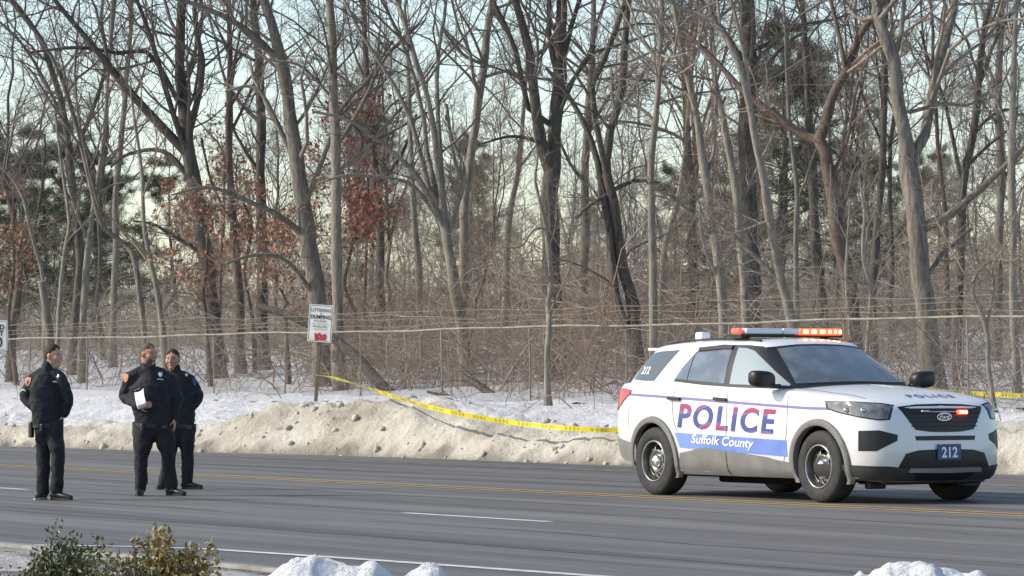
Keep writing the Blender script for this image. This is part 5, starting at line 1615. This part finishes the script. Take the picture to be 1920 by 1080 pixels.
# disc face with five pairs of oval openings: leave out faces
V_, F_ = lathe(face_prof, 60)
keep = []
for f in F_:
    k = f[0] // len(face_prof); j = f[0] % len(face_prof)
    if j in (1, 2) and (k % 12) in (1, 2, 3, 4, 5, 6, 7): continue
    keep.append(f)
face_me = mesh_py('rim_face', V_, keep, True)
b = bmesh.new(); b.from_mesh(face_me); bmesh.ops.recalc_face_normals(b, faces=b.faces[:]); bmesh.ops.solidify(b, geom=b.faces[:], thickness=.012); b.to_mesh(face_me); b.free()
cap_me = mesh_py('hub_cap', *lathe([(.078, .058), (.076, .090), (.062, .108), (.034, .118), (.0005, .120)], 28), smooth=True)
disc_me = mesh_py('brake_disc', *lathe([(.165, -.02), (.165, .0), (.0005, .0)], 28), smooth=False)
ring_me = mesh_py('trim_ring', *lathe([(.2235, .120), (.2235, .1275), (.2165, .1275), (.2165, .112)], 48), smooth=True)
for sx in (-1, 1):
    for sy in (-1, 1):
        # the wheel's outer face looks along its own +Y
        w = empty('wheel', (sx * WB, sy * .845, R_T - .004), 0 if sy > 0 else math.pi)
        w.parent = car
        link('tyre', tyre_me, M_tyre, w); link('rim', rim_me, M_rim, w); link('rim_face', face_me, M_rim, w); link('hub_cap', cap_me, M_chrome, w); link('brake_disc', disc_me, M_silver, w); link('trim_ring', ring_me, M_silver, w)
# ================================================================== PEOPLE
M_uni = mat('navy_black_uniform', (.012, .013, .018), .8, .3, c2=(.024, .026, .034), scale=9, bump=.8, bscale=14)
M_trs = mat('black_trousers', (.011, .012, .015), .8, .3, c2=(.021, .022, .027), scale=9, bump=.7, bscale=12)
M_shoe = mat('black_boots', (.012, .012, .012), .45, .5)
M_sole = mat('grey_soles', (.28, .27, .26), .8)
M_belt = mat('black_leather', (.010, .010, .010), .4, .5)
M_skin = mat('skin_light', (.52, .30, .225), .55, .4, c2=(.46, .25, .18), scale=18)
M_skin2 = mat('skin_ruddy', (.46, .24, .17), .55, .4, c2=(.40, .19, .13), scale=18)
M_skin3 = mat('skin_tan', (.40, .225, .15), .55, .4, c2=(.34, .18, .12), scale=18)
M_hairb = mat('dark_brown_hair', (.030, .020, .014), .75, .3, c2=(.05, .034, .024), scale=60)
M_hairg = mat('short_grey_hair', (.13, .095, .08), .8, .2, c2=(.08, .06, .05), scale=60)
M_eye = mat('eye_dark', (.02, .015, .012), .2)
M_lip = mat('lips', (.36, .19, .15), .5)
M_paper = mat('white_paper', (.78, .79, .80), .6, c2=(.70, .71, .73), scale=10)
M_pgold = mat('patch_orange', (.62, .22, .05), .7)
M_pblue = mat('patch_blue', (.04, .06, .20), .7)
M_grey_e = mat('grey_chevron', (.42, .43, .42), .7)
M_badge = mat('silver_badge', (.55, .56, .58), .3, .5, .8)


class Blob:
    """closed lofts collected and fused into one skin by a voxel remesh"""
    def __init__(s): s.V, s.F = [], []

    def loft(s, C, A, B, phi=0.0, S=20, caps=True):
        """rings round centres C with half widths A (side) and B (fore-aft); phi turns the side axis about the vertical"""
        C = np.asarray(C, float); A = np.broadcast_to(np.asarray(A, float), len(C)).copy(); B = np.broadcast_to(np.asarray(B, float), len(C)).copy()
        if caps:      # rounded ends
            def end(c0, c1, a, b):
                d = norm(c0 - c1); h = min(a, b)
                return [(c0 + d * h * k, a * math.sqrt(1 - k * k), b * math.sqrt(1 - k * k)) for k in (.45, .8, .97)]
            e0 = end(C[0], C[1], A[0], B[0])[::-1]; e1 = end(C[-1], C[-2], A[-1], B[-1])
            C = np.array([e[0] for e in e0] + list(C) + [e[0] for e in e1]); A = np.array([e[1] for e in e0] + list(A) + [e[1] for e in e1]); B = np.array([e[2] for e in e0] + list(B) + [e[2] for e in e1])
        T = norm(np.gradient(C, axis=0))
        side = np.array([math.cos(phi), math.sin(phi), 0.0]) if np.isscalar(phi) else np.asarray(phi)
        off = len(s.V); n = len(C)
        for k in range(n):
            t = T[k]
            a = side - t * np.dot(side, t)
            if np.linalg.norm(a) < .2: a = np.array([0, 0, 1.0]) - t * t[2]
            a = norm(a); b = np.cross(t, a)
            for j in range(S):
                w = 2 * math.pi * j / S
                s.V.append(C[k] + a * A[k] * math.cos(w) + b * B[k] * math.sin(w))
        for k in range(n - 1):
            for j in range(S):
                s.F.append((off + k * S + j, off + k * S + (j + 1) % S, off + (k + 1) * S + (j + 1) % S, off + (k + 1) * S + j))
        s.F.append(tuple(off + j for j in range(S))[::-1]); s.F.append(tuple(off + (n - 1) * S + j for j in range(S)))

    def limb(s, pts, rad, S=14, n=None):
        p = np.hstack([np.asarray(pts, float), np.asarray(rad, float)[:, None]])
        q = catmull(p, n or max(6, len(p) * 4))
        s.loft(q[:, :3], q[:, 3], q[:, 3], S=S)

    def ball(s, c, r):
        r = np.broadcast_to(np.asarray(r, float), 3); c = np.asarray(c, float)
        off = len(s.V); nu_, nv_ = 14, 9
        for i in range(nv_ + 1):
            th = math.pi * (i + .001) / (nv_ + .002)
            for j in range(nu_):
                ph = 2 * math.pi * j / nu_; s.V.append(c + r * np.array([math.sin(th) * math.cos(ph), math.sin(th) * math.sin(ph), math.cos(th)]))
        for i in range(nv_):
            for j in range(nu_): s.F.append((off + i * nu_ + j, off + (i + 1) * nu_ + j, off + (i + 1) * nu_ + (j + 1) % nu_, off + i * nu_ + (j + 1) % nu_))
        s.F.append(tuple(off + j for j in range(nu_))); s.F.append(tuple(off + nv_ * nu_ + j for j in range(nu_))[::-1])

    def fuse(s, name, voxel, smooth, m, parent):
        me = mesh_py(name, s.V, s.F)
        o = bpy.data.objects.new(name, me); col.objects.link(o)
        r = o.modifiers.new('r', 'REMESH'); r.mode = 'VOXEL'; r.voxel_size = voxel
        sm = o.modifiers.new('s', 'SMOOTH'); sm.iterations = smooth; sm.factor = .5
        dg_ = bpy.context.evaluated_depsgraph_get()
        out = bpy.data.meshes.new_from_object(o.evaluated_get(dg_))
        bpy.data.objects.remove(o); bpy.data.meshes.remove(me)
        out.polygons.foreach_set('use_smooth', np.ones(len(out.polygons), dtype=bool))
        return link(name, out, m, parent)


def hand(bl, wrist, direc, palm_n, curl, side, k=1.0):
    """palm with four unequal fingers and a thumb; direc points along the hand, palm_n out of the palm"""
    d = norm(np.asarray(direc, float)); nrm = norm(np.asarray(palm_n, float) - d * np.dot(palm_n, d)); lat = np.cross(d, nrm) * side
    w = np.asarray(wrist, float)
    bl.loft([w, w + d * .03 * k, w + d * .07 * k, w + d * .095 * k], np.array([.026, .034, .041, .040]) * k, np.array([.019, .018, .016, .014]) * k, phi=lat, S=14)
    for i, (o_, L) in enumerate(((.031, .072), (.011, .082), (-.010, .077), (-.030, .060))):
        p = w + d * .09 * k + lat * o_ * k; q = [p]; dd = d.copy()
        for s_ in (.45, .32, .23):
            a = curl * (1.0 if s_ > .4 else 1.25)
            dd = norm(dd * math.cos(a) + nrm * math.sin(a)); q.append(q[-1] + dd * L * s_ * k)
        bl.limb(q, [.0095 * k, .0090 * k, .0082 * k, .0072 * k], 10, 9)
    p = w + d * .025 * k + lat * .034 * k
    bl.limb([p, p + (d * .55 + lat * .7 + nrm * .35) * .035 * k, p + (d * 1.0 + lat * .75 + nrm * .75) * .055 * k], [.013 * k, .0105 * k, .008 * k], 10, 8)


def person(label, u0, v0, J, spec):
    """J: joints as photograph pixels (u, v, depth offset in metres); the feet stand at row v0"""
    s = (v0 - YH) / H
    d0 = F / s
    org = np.array([(u0 - 960) / F * d0, d0, 0.0])
    root = tag(empty('person', org), label, 'person', 'officers standing in the road')
    q = {k: np.array([(a - u0) / s, c, (v0 - b) / s]) for k, (a, b, c) in J.items()}
    bw = spec.get('bulk', 1.0)
    for k_ in ('shl', 'shr'): q[k_][2] -= .022
    fa = spec['face']; ba = spec['body']            # angles: 0 = towards the camera, positive = towards picture right
    side = np.array([math.cos(ba), math.sin(ba), 0.0]); fwd = np.array([math.sin(ba), -math.cos(ba), 0.0])
    hf = np.array([math.sin(fa), -math.cos(fa), 0.0]); hs_ = np.array([math.cos(fa), math.sin(fa), 0.0])
    up = np.array([0, 0, 1.0])
    hd = q['head']; hh_ = spec.get('hh', .118)      # half height of the head
    neck = q['neck']; pel = q['pelvis']; chest = (q['shl'] + q['shr']) / 2 - up * .10
    # ---- body: one continuous skin from head to feet
    B = Blob()
    B.loft([hd + up * hh_ * .62 - hf * .006, hd + up * hh_ * .52 - hf * .008, hd + up * hh_ * .35 - hf * .010, hd - hf * .006, hd - up * hh_ * .35 + hf * .002, hd - up * hh_ * .66 + hf * .012, hd - up * hh_ * .92 + hf * .022],
           [.050, .066, .076, .077, .070, .060, .040], [.062, .082, .093, .094, .084, .070, .046], phi=fa, S=24)
    B.loft([hd - up * hh_ * .45 - hf * .018, (hd + neck) / 2 - up * .03 - hf * .012, neck - up * .03], [.054 * bw, .054 * bw, .058 * bw], [.057 * bw, .057 * bw, .058 * bw], phi=fa)
    # nose, brow, chin, ears
    B.limb([hd + up * .026 + hf * .082, hd - up * .004 + hf * .094, hd - up * .024 + hf * .103], [.009, .0105, .0125], 10, 8)
    B.ball(hd - up * .029 + hf * .094, (.016, .016, .010))
    B.limb([hd + up * .034 + hf * .072 - hs_ * .044, hd + up * .038 + hf * .083, hd + up * .034 + hf * .072 + hs_ * .044], [.008, .009, .008], 8, 8)
    B.ball(hd - up * hh_ * .84 + hf * .066, (.023, .023, .020))
    for sg in (-1, 1):
        B.ball(hd + hs_ * sg * .079 - hf * .006 - up * .008, (.010 + .010 * abs(hf[0]), .010 + .010 * abs(hf[1]), .030))
        B.ball(hd + hs_ * sg * .040 + hf * .054 - up * .026, (.030, .030, .032))
    B.limb([hd - up * .062 + hf * .078 - hs_ * .020, hd - up * .060 + hf * .087, hd - up * .062 + hf * .078 + hs_ * .020], [.007, .008, .007], 8, 7)
    B.loft([pel - up * .05, pel + up * .08, pel * .45 + chest * .55, chest, chest + up * .09], np.array([.145, .135, .14, .165, .13]) * bw, np.array([.095, .09, .10, .11, .085]) * bw, phi=ba)
    for a in 'lr':
        B.limb([q['sh' + a] - up * .02, q['el' + a], q['wr' + a]], [.052 * bw, .042, .029])
        B.limb([q['hip' + a], q['kn' + a], q['an' + a]], [.080 * bw, .055, .040])
        B.limb([q['an' + a] * np.array([1, 1, 0]) + up * .052, q['an' + a] * np.array([1, 1, 0]) + up * .046 + norm((q['toe' + a] - q['an' + a]) * np.array([1, 1, 0])) * .10], [.026, .018])
        B.limb([q['hip' + a] + (pel - q['hip' + a]) * .4, q['hip' + a] - up * .02], [.09 * bw, .082 * bw])
        hd_ = spec['hand' + a]
        hand(B, q['wr' + a], hd_[0], hd_[1], hd_[2], hd_[3])
    bo = B.fuse('body', .0088, 2, spec['skin'], root)
    # eyes and mouth
    for sg in (-1, 1):
        b = bmesh.new(); bmesh.ops.create_uvsphere(b, u_segments=10, v_segments=8, radius=.0085)
        bmesh.ops.scale(b, vec=(1.25, 1.25, .75), verts=b.verts[:])
        bmesh.ops.translate(b, vec=hd + hs_ * sg * .032 + hf * .080 + up * .012, verts=b.verts[:]); link('eye', bm_mesh('eye', b, True), M_eye, bo)
    b = bmesh.new(); bmesh.ops.create_uvsphere(b, u_segments=10, v_segments=6, radius=.01)
    for v in b.verts:
        c = np.array(v.co); v.co = Vector(hd - up * .064 + hf * (.086 + c[1] * .5) + hs_ * c[0] * 1.8 + up * c[2] * .5)
    link('mouth', bm_mesh('mouth', b, True), M_lip, bo)
    # hair: a shell over the skull, cut at the hairline
    V, Fc = [], []
    nu_, nv_ = 32, 14
    hl = spec.get('hairline', .55); th = spec.get('hairthick', .010)
    for i in range(nv_ + 1):
        for j in range(nu_):
            ph = 2 * math.pi * j / nu_
            f = math.cos(ph)                                     # 1 = forehead
            zlow = hl * .5 * (1 + f) + spec.get('nape', -.55) * .5 * (1 - f) if f > -.2 else spec.get('nape', -.55) * (.6 + .4 * min(1, -f)) + .12
            if abs(f) < .30: zlow = min(zlow, .0)
            zlow += .05 * math.sin(j * 2.7 + u0) + .03 * math.sin(j * 5.1)
            z = 1.0 + (zlow - 1.0) * i / nv_
            r_ = math.sqrt(max(0, 1 - min(1, abs(z)) ** 2.3))
            e = th * (1 - (i / nv_) ** 2) - .003 * (i / nv_) ** 4
            V.append(hd + up * (z * (hh_ + .006 + th * (z > 0))) + hf * (f * r_ * (.0950 + e) - .009) + hs_ * (math.sin(ph) * r_ * (.0782 + e)))
    for i in range(nv_):
        for j in range(nu_): Fc.append((i * nu_ + j, (i + 1) * nu_ + j, (i + 1) * nu_ + (j + 1) % nu_, i * nu_ + (j + 1) % nu_))
    Fc.append(tuple(range(nu_))[::-1])
    hm = mesh_py('hair', V, Fc, True)
    b = bmesh.new(); b.from_mesh(hm); bmesh.ops.recalc_face_normals(b, faces=b.faces[:]); b.to_mesh(hm); b.free()
    link('hair', hm, spec['hair'], bo)
    if spec.get('beard'):
        Bb = Blob(); Bb.loft([hd - up * hh_ * .56 + hf * .024, hd - up * hh_ * .74 + hf * .028, hd - up * hh_ * .95 + hf * .030], [.063, .058, .040], [.058, .054, .040], phi=fa)
        Bb.fuse('beard', .007, 3, M_hairg, bo)
    # ---- jacket
    Jk = Blob()
    hem = q['hem']
    Jk.loft([hem - up * .045, hem + up * .04, (hem * .6 + chest * .4), hem * .25 + chest * .75, chest + up * .02, chest + up * .085, neck - up * .055],
            np.array([.178, .186, .190, .200, .198, .160, .085]) * bw, np.array([.122, .130, .135, .142, .135, .105, .075]) * bw * spec.get('belly', 1.0), phi=ba, S=28)
    Jk.loft([neck - up * .05, neck + up * .02], [.078 * bw, .070 * bw], [.078 * bw, .072 * bw], phi=ba)          # stand collar
    for a in 'lr':
        Jk.limb([q['sh' + a], (q['sh' + a] + q['el' + a]) / 2 + spec.get('puff', 0) * side * (1 if a == 'r' else -1), q['el' + a], (q['el' + a] + q['wr' + a]) / 2, q['wr' + a] + (q['el' + a] - q['wr' + a]) * .06], [.070 * bw, .072 * bw, .064 * bw, .058, .048])
        Jk.limb([neck - up * .055, (neck - up * .05) * .5 + q['sh' + a] * .5 + up * .012, q['sh' + a] + up * .004], [.072 * bw, .068 * bw, .064 * bw])
        Jk.limb([chest + up * .07, q['sh' + a] - up * .005], [.080 * bw, .062 * bw])
    # soft folds
    jo = Jk.fuse('jacket', .013, 2, M_uni, root)
    me = jo.data
    co = np.zeros(len(me.vertices) * 3, np.float32); me.vertices.foreach_get('co', co); co = co.reshape(-1, 3)
    no = np.zeros(len(me.vertices) * 3, np.float32); me.vertices.foreach_get('normal', no); no = no.reshape(-1, 3)
    dsp = np.array([noise.fractal(Vector((c[0] * 9 + u0, c[1] * 9, c[2] * 13)), 1, 2, 3) for c in co])
    me.vertices.foreach_set('co', (co + no * (dsp * .011)[:, None]).astype(np.float32).ravel()); me.update()
    # ---- trousers
    Tr = Blob()
    Tr.loft([pel - up * .06, pel + up * .02, hem + up * .04], np.array([.165, .170, .165]) * bw, np.array([.118, .120, .115]) * bw, phi=ba)
    for a in 'lr':
        kn, an, hp = q['kn' + a], q['an' + a], q['hip' + a]
        Tr.limb([hp + up * .02, (hp + kn) / 2, kn, (kn + an) / 2, an + (kn - an) * .02], [.106 * bw, .094 * bw, .076, .072, .068])
    to = Tr.fuse('trousers', .013, 2, M_trs, root)
    me = to.data
    co = np.zeros(len(me.vertices) * 3, np.float32); me.vertices.foreach_get('co', co); co = co.reshape(-1, 3)
    no = np.zeros(len(me.vertices) * 3, np.float32); me.vertices.foreach_get('normal', no); no = no.reshape(-1, 3)
    dsp = np.array([noise.fractal(Vector((c[0] * 10 + u0, c[1] * 10, c[2] * 8)), 1, 2, 3) for c in co])
    me.vertices.foreach_set('co', (co + no * (dsp * .013)[:, None]).astype(np.float32).ravel()); me.update()
    # ---- boots
    for a in 'lr':
        an = q['an' + a].copy(); tv = (q['toe' + a] - q['an' + a]) * np.array([1, 1, 0]); td = norm(tv)
        heel = np.array([an[0], an[1], 0]) - td * .05; lt = np.array([-td[1], td[0], 0])
        Bt = Blob()
        Bt.loft([heel + up * .055, heel + td * .09 + up * .055, heel + td * .17 + up * .043, heel + td * .245 + up * .034], [.036, .042, .046, .034], [.034, .036, .028, .018], phi=lt)
        Bt.limb([np.array([an[0], an[1], .05]), np.array([an[0], an[1], .05]) * .3 + (an + up * .10) * .7], [.045, .050])
        bt_ = Bt.fuse('boot', .010, 2, M_shoe, root)
        S_, C_ = [], []
        prof = [(-.045, .030), (-.055, 0), (-.045, -.030), (.05, -.038), (.14, -.044), (.20, -.036), (.228, 0), (.20, .036), (.14, .044), (.05, .038)]
        for z in (.002, .026):
            for x_, y_ in prof: S_.append(heel + td * (x_ + .04) + lt * y_ + up * z)
        n_ = len(prof)
        link('sole', mesh_py('sole', S_, [tuple(range(n_))[::-1], tuple(range(n_, 2 * n_))] + [(i, (i + 1) % n_, n_ + (i + 1) % n_, n_ + i) for i in range(n_)]), M_sole if spec.get('palesole') and a == 'l' else M_shoe, bt_)
    # ---- duty belt with pouches and holster
    bv = BVHTree.FromPolygons([tuple(v.co) for v in jo.data.vertices], [tuple(p.vertices) for p in jo.data.polygons])
    ring = []
    for k in range(36):
        a = 2 * math.pi * k / 36; c = hem - up * .085
        ring.append((c + side * math.cos(a) * .174 * bw + fwd * math.sin(a) * .126 * bw))
    V = [p + up * z for z in (-.024, .024) for p in ring]
    be = link('belt', mesh_py('belt', V, [(i, (i + 1) % 36, 36 + (i + 1) % 36, 36 + i) for i in range(36)], True), M_belt, root)
    for k_, (ang, sz) in enumerate(((R(200), (.05, .05, .17)), (R(-20), (.05, .05, .10)), (R(60), (.06, .035, .06)), (R(125), (.05, .035, .08)))):
        c = hem - up * (.085 + sz[2] * .25) + side * math.cos(ang) * .185 * bw + fwd * math.sin(ang) * .135 * bw
        b = bmesh.new(); box_bm(b, (0, 0, 0), sz, .010); bmesh.ops.rotate(b, cent=(0, 0, 0), matrix=Matrix.Rotation(ba + ang - math.pi / 2, 3, 'Z'), verts=b.verts[:]); bmesh.ops.translate(b, vec=c, verts=b.verts[:])
        link('belt_pouch', bm_mesh('belt_pouch', b), M_belt, be)
    # ---- insignia sewn on the cloth, shaped to it

    def sew(name, u, v, w, h, m, shape, depth=-1, parent=jo):
        x_, z_ = (u - u0) / s, (v0 - v) / s
        p, n, i, dd = bv.ray_cast(Vector((x_, -3, z_)), Vector((0, 1, 0)))
        if p is None: p, n, i, dd = bv.find_nearest(Vector((x_, -.1, z_)))
        n = Vector((n.x, n.y, n.z * .3)).normalized()
        ta_ = Vector((0, 0, 1)).cross(n) * -1; ta_ = ta_ if ta_.x > 0 or abs(ta_.x) < .1 else -ta_
        ub_ = n.cross(ta_); ub_ = ub_ if ub_.z > 0 else -ub_
        V = []
        for x, z in shape:
            pp, n2, i, dd = bv.find_nearest(p + ta_ * (x * w / 2) + ub_ * (z * h / 2))
            V.append(pp + n2 * .005 + n * .004)
        V.append(sum(V, Vector()) / len(V) + n * .006)
        k = len(V) - 1
        return link(name, mesh_py(name, V, [(i, (i + 1) % k, k) for i in range(k)]), m, parent)

    for it in spec.get('sew', ()): sew(*it)
    return root, q, s


SHIELD = [(-.9, .9), (-.4, 1), (.4, 1), (.9, .9), (.95, .1), (.6, -.6), (0, -1), (-.6, -.6), (-.95, .1)]
BAR = [(-1, 1), (1, 1), (1, -1), (-1, -1)]
CHEV = [(-1, -.2), (0, .6), (1, -.2), (1, -.8), (0, 0), (-1, -.8)]
STAR = [(math.sin(a) * (1 if k % 2 == 0 else .55), math.cos(a) * (1 if k % 2 == 0 else .55)) for k, a in enumerate(np.linspace(0, 2 * math.pi, 14, endpoint=False))]

# left officer: sideways to us, hands in the jacket pockets, looking right
JA = dict(head=(100, 667, 0), neck=(91, 688, .01), shl=(62, 707, .02), shr=(116, 708, -.03), ell=(46, 744, .06), elr=(129, 750, -.04), wrl=(70, 772, -.02), wrr=(122, 778, -.03),
          pelvis=(92, 792, 0), hem=(90, 783, 0), hipl=(82, 800, .03), hipr=(102, 800, -.03), knl=(81, 852, .03), knr=(111, 850, -.06), anl=(81, 922, .05), anr=(107, 919, -.02), toel=(72, 938, -.14), toer=(132, 934, -.10))
person('leftmost police officer in black, hands in jacket pockets, turned to the right', 94, 937, JA,
       dict(face=R(68), body=R(28), bulk=.97, skin=M_skin, hair=M_hairb, hairline=.70, hairthick=.008, palesole=True,
            handl=((.7, .25, -.45), (1, 0, 0), .25, 1), handr=((-.7, .3, -.45), (-1, 0, 0), .25, -1),
            sew=[('shoulder_patch', 45, 712, .085, .10, M_pgold, SHIELD), ('patch_centre', 46, 713, .05, .06, M_pblue, SHIELD), ('chevrons', 44, 731, .07, .05, M_grey_e, CHEV), ('badge', 112, 706, .045, .05, M_badge, STAR), ('name_tag', 105, 716, .06, .014, M_grey_e, BAR)]))

# middle officer: heavy build, papers in his right hand, looking right
JB = dict(head=(279, 664, -.02), neck=(278, 688, .01), shl=(247, 706, 0), shr=(319, 709, 0), ell=(235, 743, .05), elr=(330, 748, .03), wrl=(264, 761, -.22), wrr=(327, 785, -.02),
          pelvis=(290, 792, 0), hem=(289, 783, 0), hipl=(273, 802, 0), hipr=(306, 802, 0), knl=(266, 855, -.02), knr=(317, 855, -.03), anl=(264, 915, .02), anr=(322, 912, .0), toel=(262, 930, -.30), toer=(345, 926, -.10))
rb, qb, sb = person('stout police officer in the middle holding white papers against his chest', 291, 929, JB,
       dict(face=R(52), body=R(8), bulk=1.2, belly=1.05, skin=M_skin2, hair=M_hairg, hairline=.80, hairthick=.003, nape=-.4, beard=True,
            handl=((.75, -.05, .10), (.1, .95, .1), .55, -1), handr=((.05, -.1, -.9), (-1, 0, 0), .35, -1),
            sew=[('shoulder_patch', 238, 709, .075, .10, M_pgold, SHIELD), ('badge', 302, 703, .05, .065, M_badge, SHIELD), ('name_tag', 302, 712, .07, .014, M_grey_e, BAR)]))

# right officer: half hidden behind the middle one, hand in his pocket
JC = dict(head=(324, 674, 0), neck=(328, 694, .01), shl=(307, 708, 0), shr=(358, 710, .02), ell=(300, 745, .05), elr=(372, 744, .06), wrl=(318, 775, -.02), wrr=(355, 773, -.02),
          pelvis=(337, 794, 0), hem=(338, 785, 0), hipl=(325, 803, 0), hipr=(350, 803, 0), knl=(318, 855, -.03), knr=(352, 855, 0), anl=(307, 906, 0), anr=(351, 902, .02), toel=(300, 916, -.2), toer=(378, 914, -.06))
person('police officer half hidden behind the middle one, dark hair, smiling to the left', 335, 917, JC,
       dict(face=R(-12), body=R(12), bulk=.98, skin=M_skin3, hair=M_hairb, hairline=.72, hairthick=.006,
            handl=((.7, .3, -.5), (1, 0, 0), .3, 1), handr=((-.7, .3, -.5), (-1, 0, 0), .3, -1),
            sew=[('badge', 350, 702, .045, .06, M_badge, STAR), ('shoulder_patch', 371, 716, .06, .09, M_pblue, SHIELD)]))

# papers in the middle officer's hand: a small sheaf, bent, with a dark clip on top
hp = np.array(rb.location) + qb['wrl'] + np.array([.06, -.045, 0])
pz = tag(empty('papers', hp), 'sheaf of white papers held by the stout middle officer', 'papers')


def sheet(k, name, m, w, h, dx, dz, bend, dy, parent):
    V, Fc = [], []
    nx_, nz_ = 8, 8
    for i in range(nx_ + 1):
        for j in range(nz_ + 1):
            x = (i / nx_ - .5) * w; z = (j / nz_ - .12) * h
            a = R(-22)
            V.append((dx + x * math.cos(a) + z * math.sin(a), dy - bend * (x / w * 2) ** 2 - .02 * math.sin(j / nz_ * 2.4) - .012 * k, dz + z * math.cos(a) - x * math.sin(a)))
    n1 = nz_ + 1
    for i in range(nx_):
        for j in range(nz_): Fc.append((i * n1 + j, (i + 1) * n1 + j, (i + 1) * n1 + j + 1, i * n1 + j + 1))
    me = mesh_py(name, V, Fc, True)
    b = bmesh.new(); b.from_mesh(me); bmesh.ops.solidify(b, geom=b.faces[:], thickness=.002); b.to_mesh(me); b.free()
    return link(name, me, m, parent)


for k in range(3): sheet(k, 'sheet', M_paper, .125, .18, .0 + .006 * k, .0 + .008 * k, .012, -.015, pz)
sheet(3, 'clip', M_belt, .10, .028, -.058, .155, .0, -.02, pz)
pz.rotation_euler = (R(-14), 0, R(-34))
# ================================================================== FOREGROUND BUSHES
M_lf1 = mat('evergreen_leaf', (.06, .078, .028), .45, .5, c2=(.11, .13, .05), scale=9)
M_lf2 = mat('yellowed_leaf', (.26, .17, .055), .55, .4, c2=(.40, .27, .10), scale=7)
M_lf3 = mat('olive_leaf', (.13, .125, .045), .5, .4, c2=(.20, .18, .07), scale=7)
M_stem = mat('bush_stem', (.12, .09, .06), .8)


def bush(name, label, u, vtop, d, wx, mats, nstem, nleaf, lsize, seed, tall=()):
    g = np.random.default_rng(seed)
    top = P(u, vtop, d)
    x0, y0 = top[0], top[1]
    z0 = verge_z(x0, y0) - .05
    h = top[2] - z0
    root = tag(empty(name, (x0, y0, z0)), label, 'bush', 'bushes on the near verge')
    N = 7
    a = g.uniform(0, 2 * math.pi, nstem); rr = np.sqrt(g.random(nstem))
    end = np.stack([np.cos(a) * rr * wx, np.sin(a) * rr * wx * .8, h * (.98 - .42 * rr ** 2 + g.normal(size=nstem) * .09)], 1)
    for k, (du, dv) in enumerate(tall): end[k] = ((du) * d / F, g.normal() * .05, h + dv * d / F)
    st_ = end * np.array([.25, .25, 0])
    ts_ = np.linspace(0, 1, N)[None, :, None]
    C = st_[:, None, :] * (1 - ts_) + end[:, None, :] * ts_ + np.cumsum(g.normal(size=(nstem, N, 3)) * .012, 1) * ts_
    Rr = np.full((nstem, N), .0055) * np.linspace(1, .4, N)
    P2, R2 = kids(C, Rr, 5, .35, 1, .8, lambda L, t: np.full(len(t), .11), 4, .25, .2, .7, .002, g=g)
    link('stems', tube_mesh('stems', [(C, Rr, 5), (P2, R2, 4)]), M_stem, root)
    pts = np.concatenate([P2[:, 1], P2[:, 2], P2[:, 3], C[:, -1], C[:, -2]])
    wts = np.clip(pts[:, 2] / h, .05, None)
    for k, (m, share) in enumerate(mats):
        num = int(nleaf * share)
        c = pts[g.choice(len(pts), num, p=wts / wts.sum())] + g.normal(size=(num, 3)) * .018
        ax_ = norm(g.normal(size=(num, 3)) + np.array([0, 0, .5])); b_ = norm(np.cross(ax_, g.normal(size=(num, 3)))); nn = np.cross(ax_, b_)
        L = lsize * g.uniform(.6, 1.25, num)[:, None]
        V = np.stack([c, c + ax_ * L * .35 + b_ * L * .26 + nn * L * .10, c + ax_ * L * .75 + b_ * L * .20 + nn * L * .06, c + ax_ * L, c + ax_ * L * .75 - b_ * L * .20 + nn * L * .06, c + ax_ * L * .35 - b_ * L * .26 + nn * L * .10, c + ax_ * L * .5 - nn * L * .04], 1).reshape(-1, 3)
        i = np.arange(num)[:, None] * 7
        Q = np.concatenate([i + np.array([[j, (j + 1) % 6, 6]]) for j in range(6)])
        link('leaves', mesh_np('leaves', V, Q, False), m, root)


bush('green_bush', 'dark green leafy bush at the lower left corner', 108, 1070, 18, .21, [(M_lf1, .85), (M_lf3, .15)], 34, 2000, .029, 4, ((8, 55), (40, 30), (-10, 42), (55, 15)))
bush('yellow_bush', 'yellowed leafy bush right of the dark green bush', 312, 1068, 18, .22, [(M_lf2, .60), (M_lf3, .40)], 32, 1200, .038, 9, ((-15, 52), (-45, 50), (10, 40), (35, 30)))
bush('low_bush', 'low olive bush between the green and the yellowed bush', 215, 1078, 17.6, .16, [(M_lf3, .6), (M_lf1, .4)], 20, 500, .03, 12)
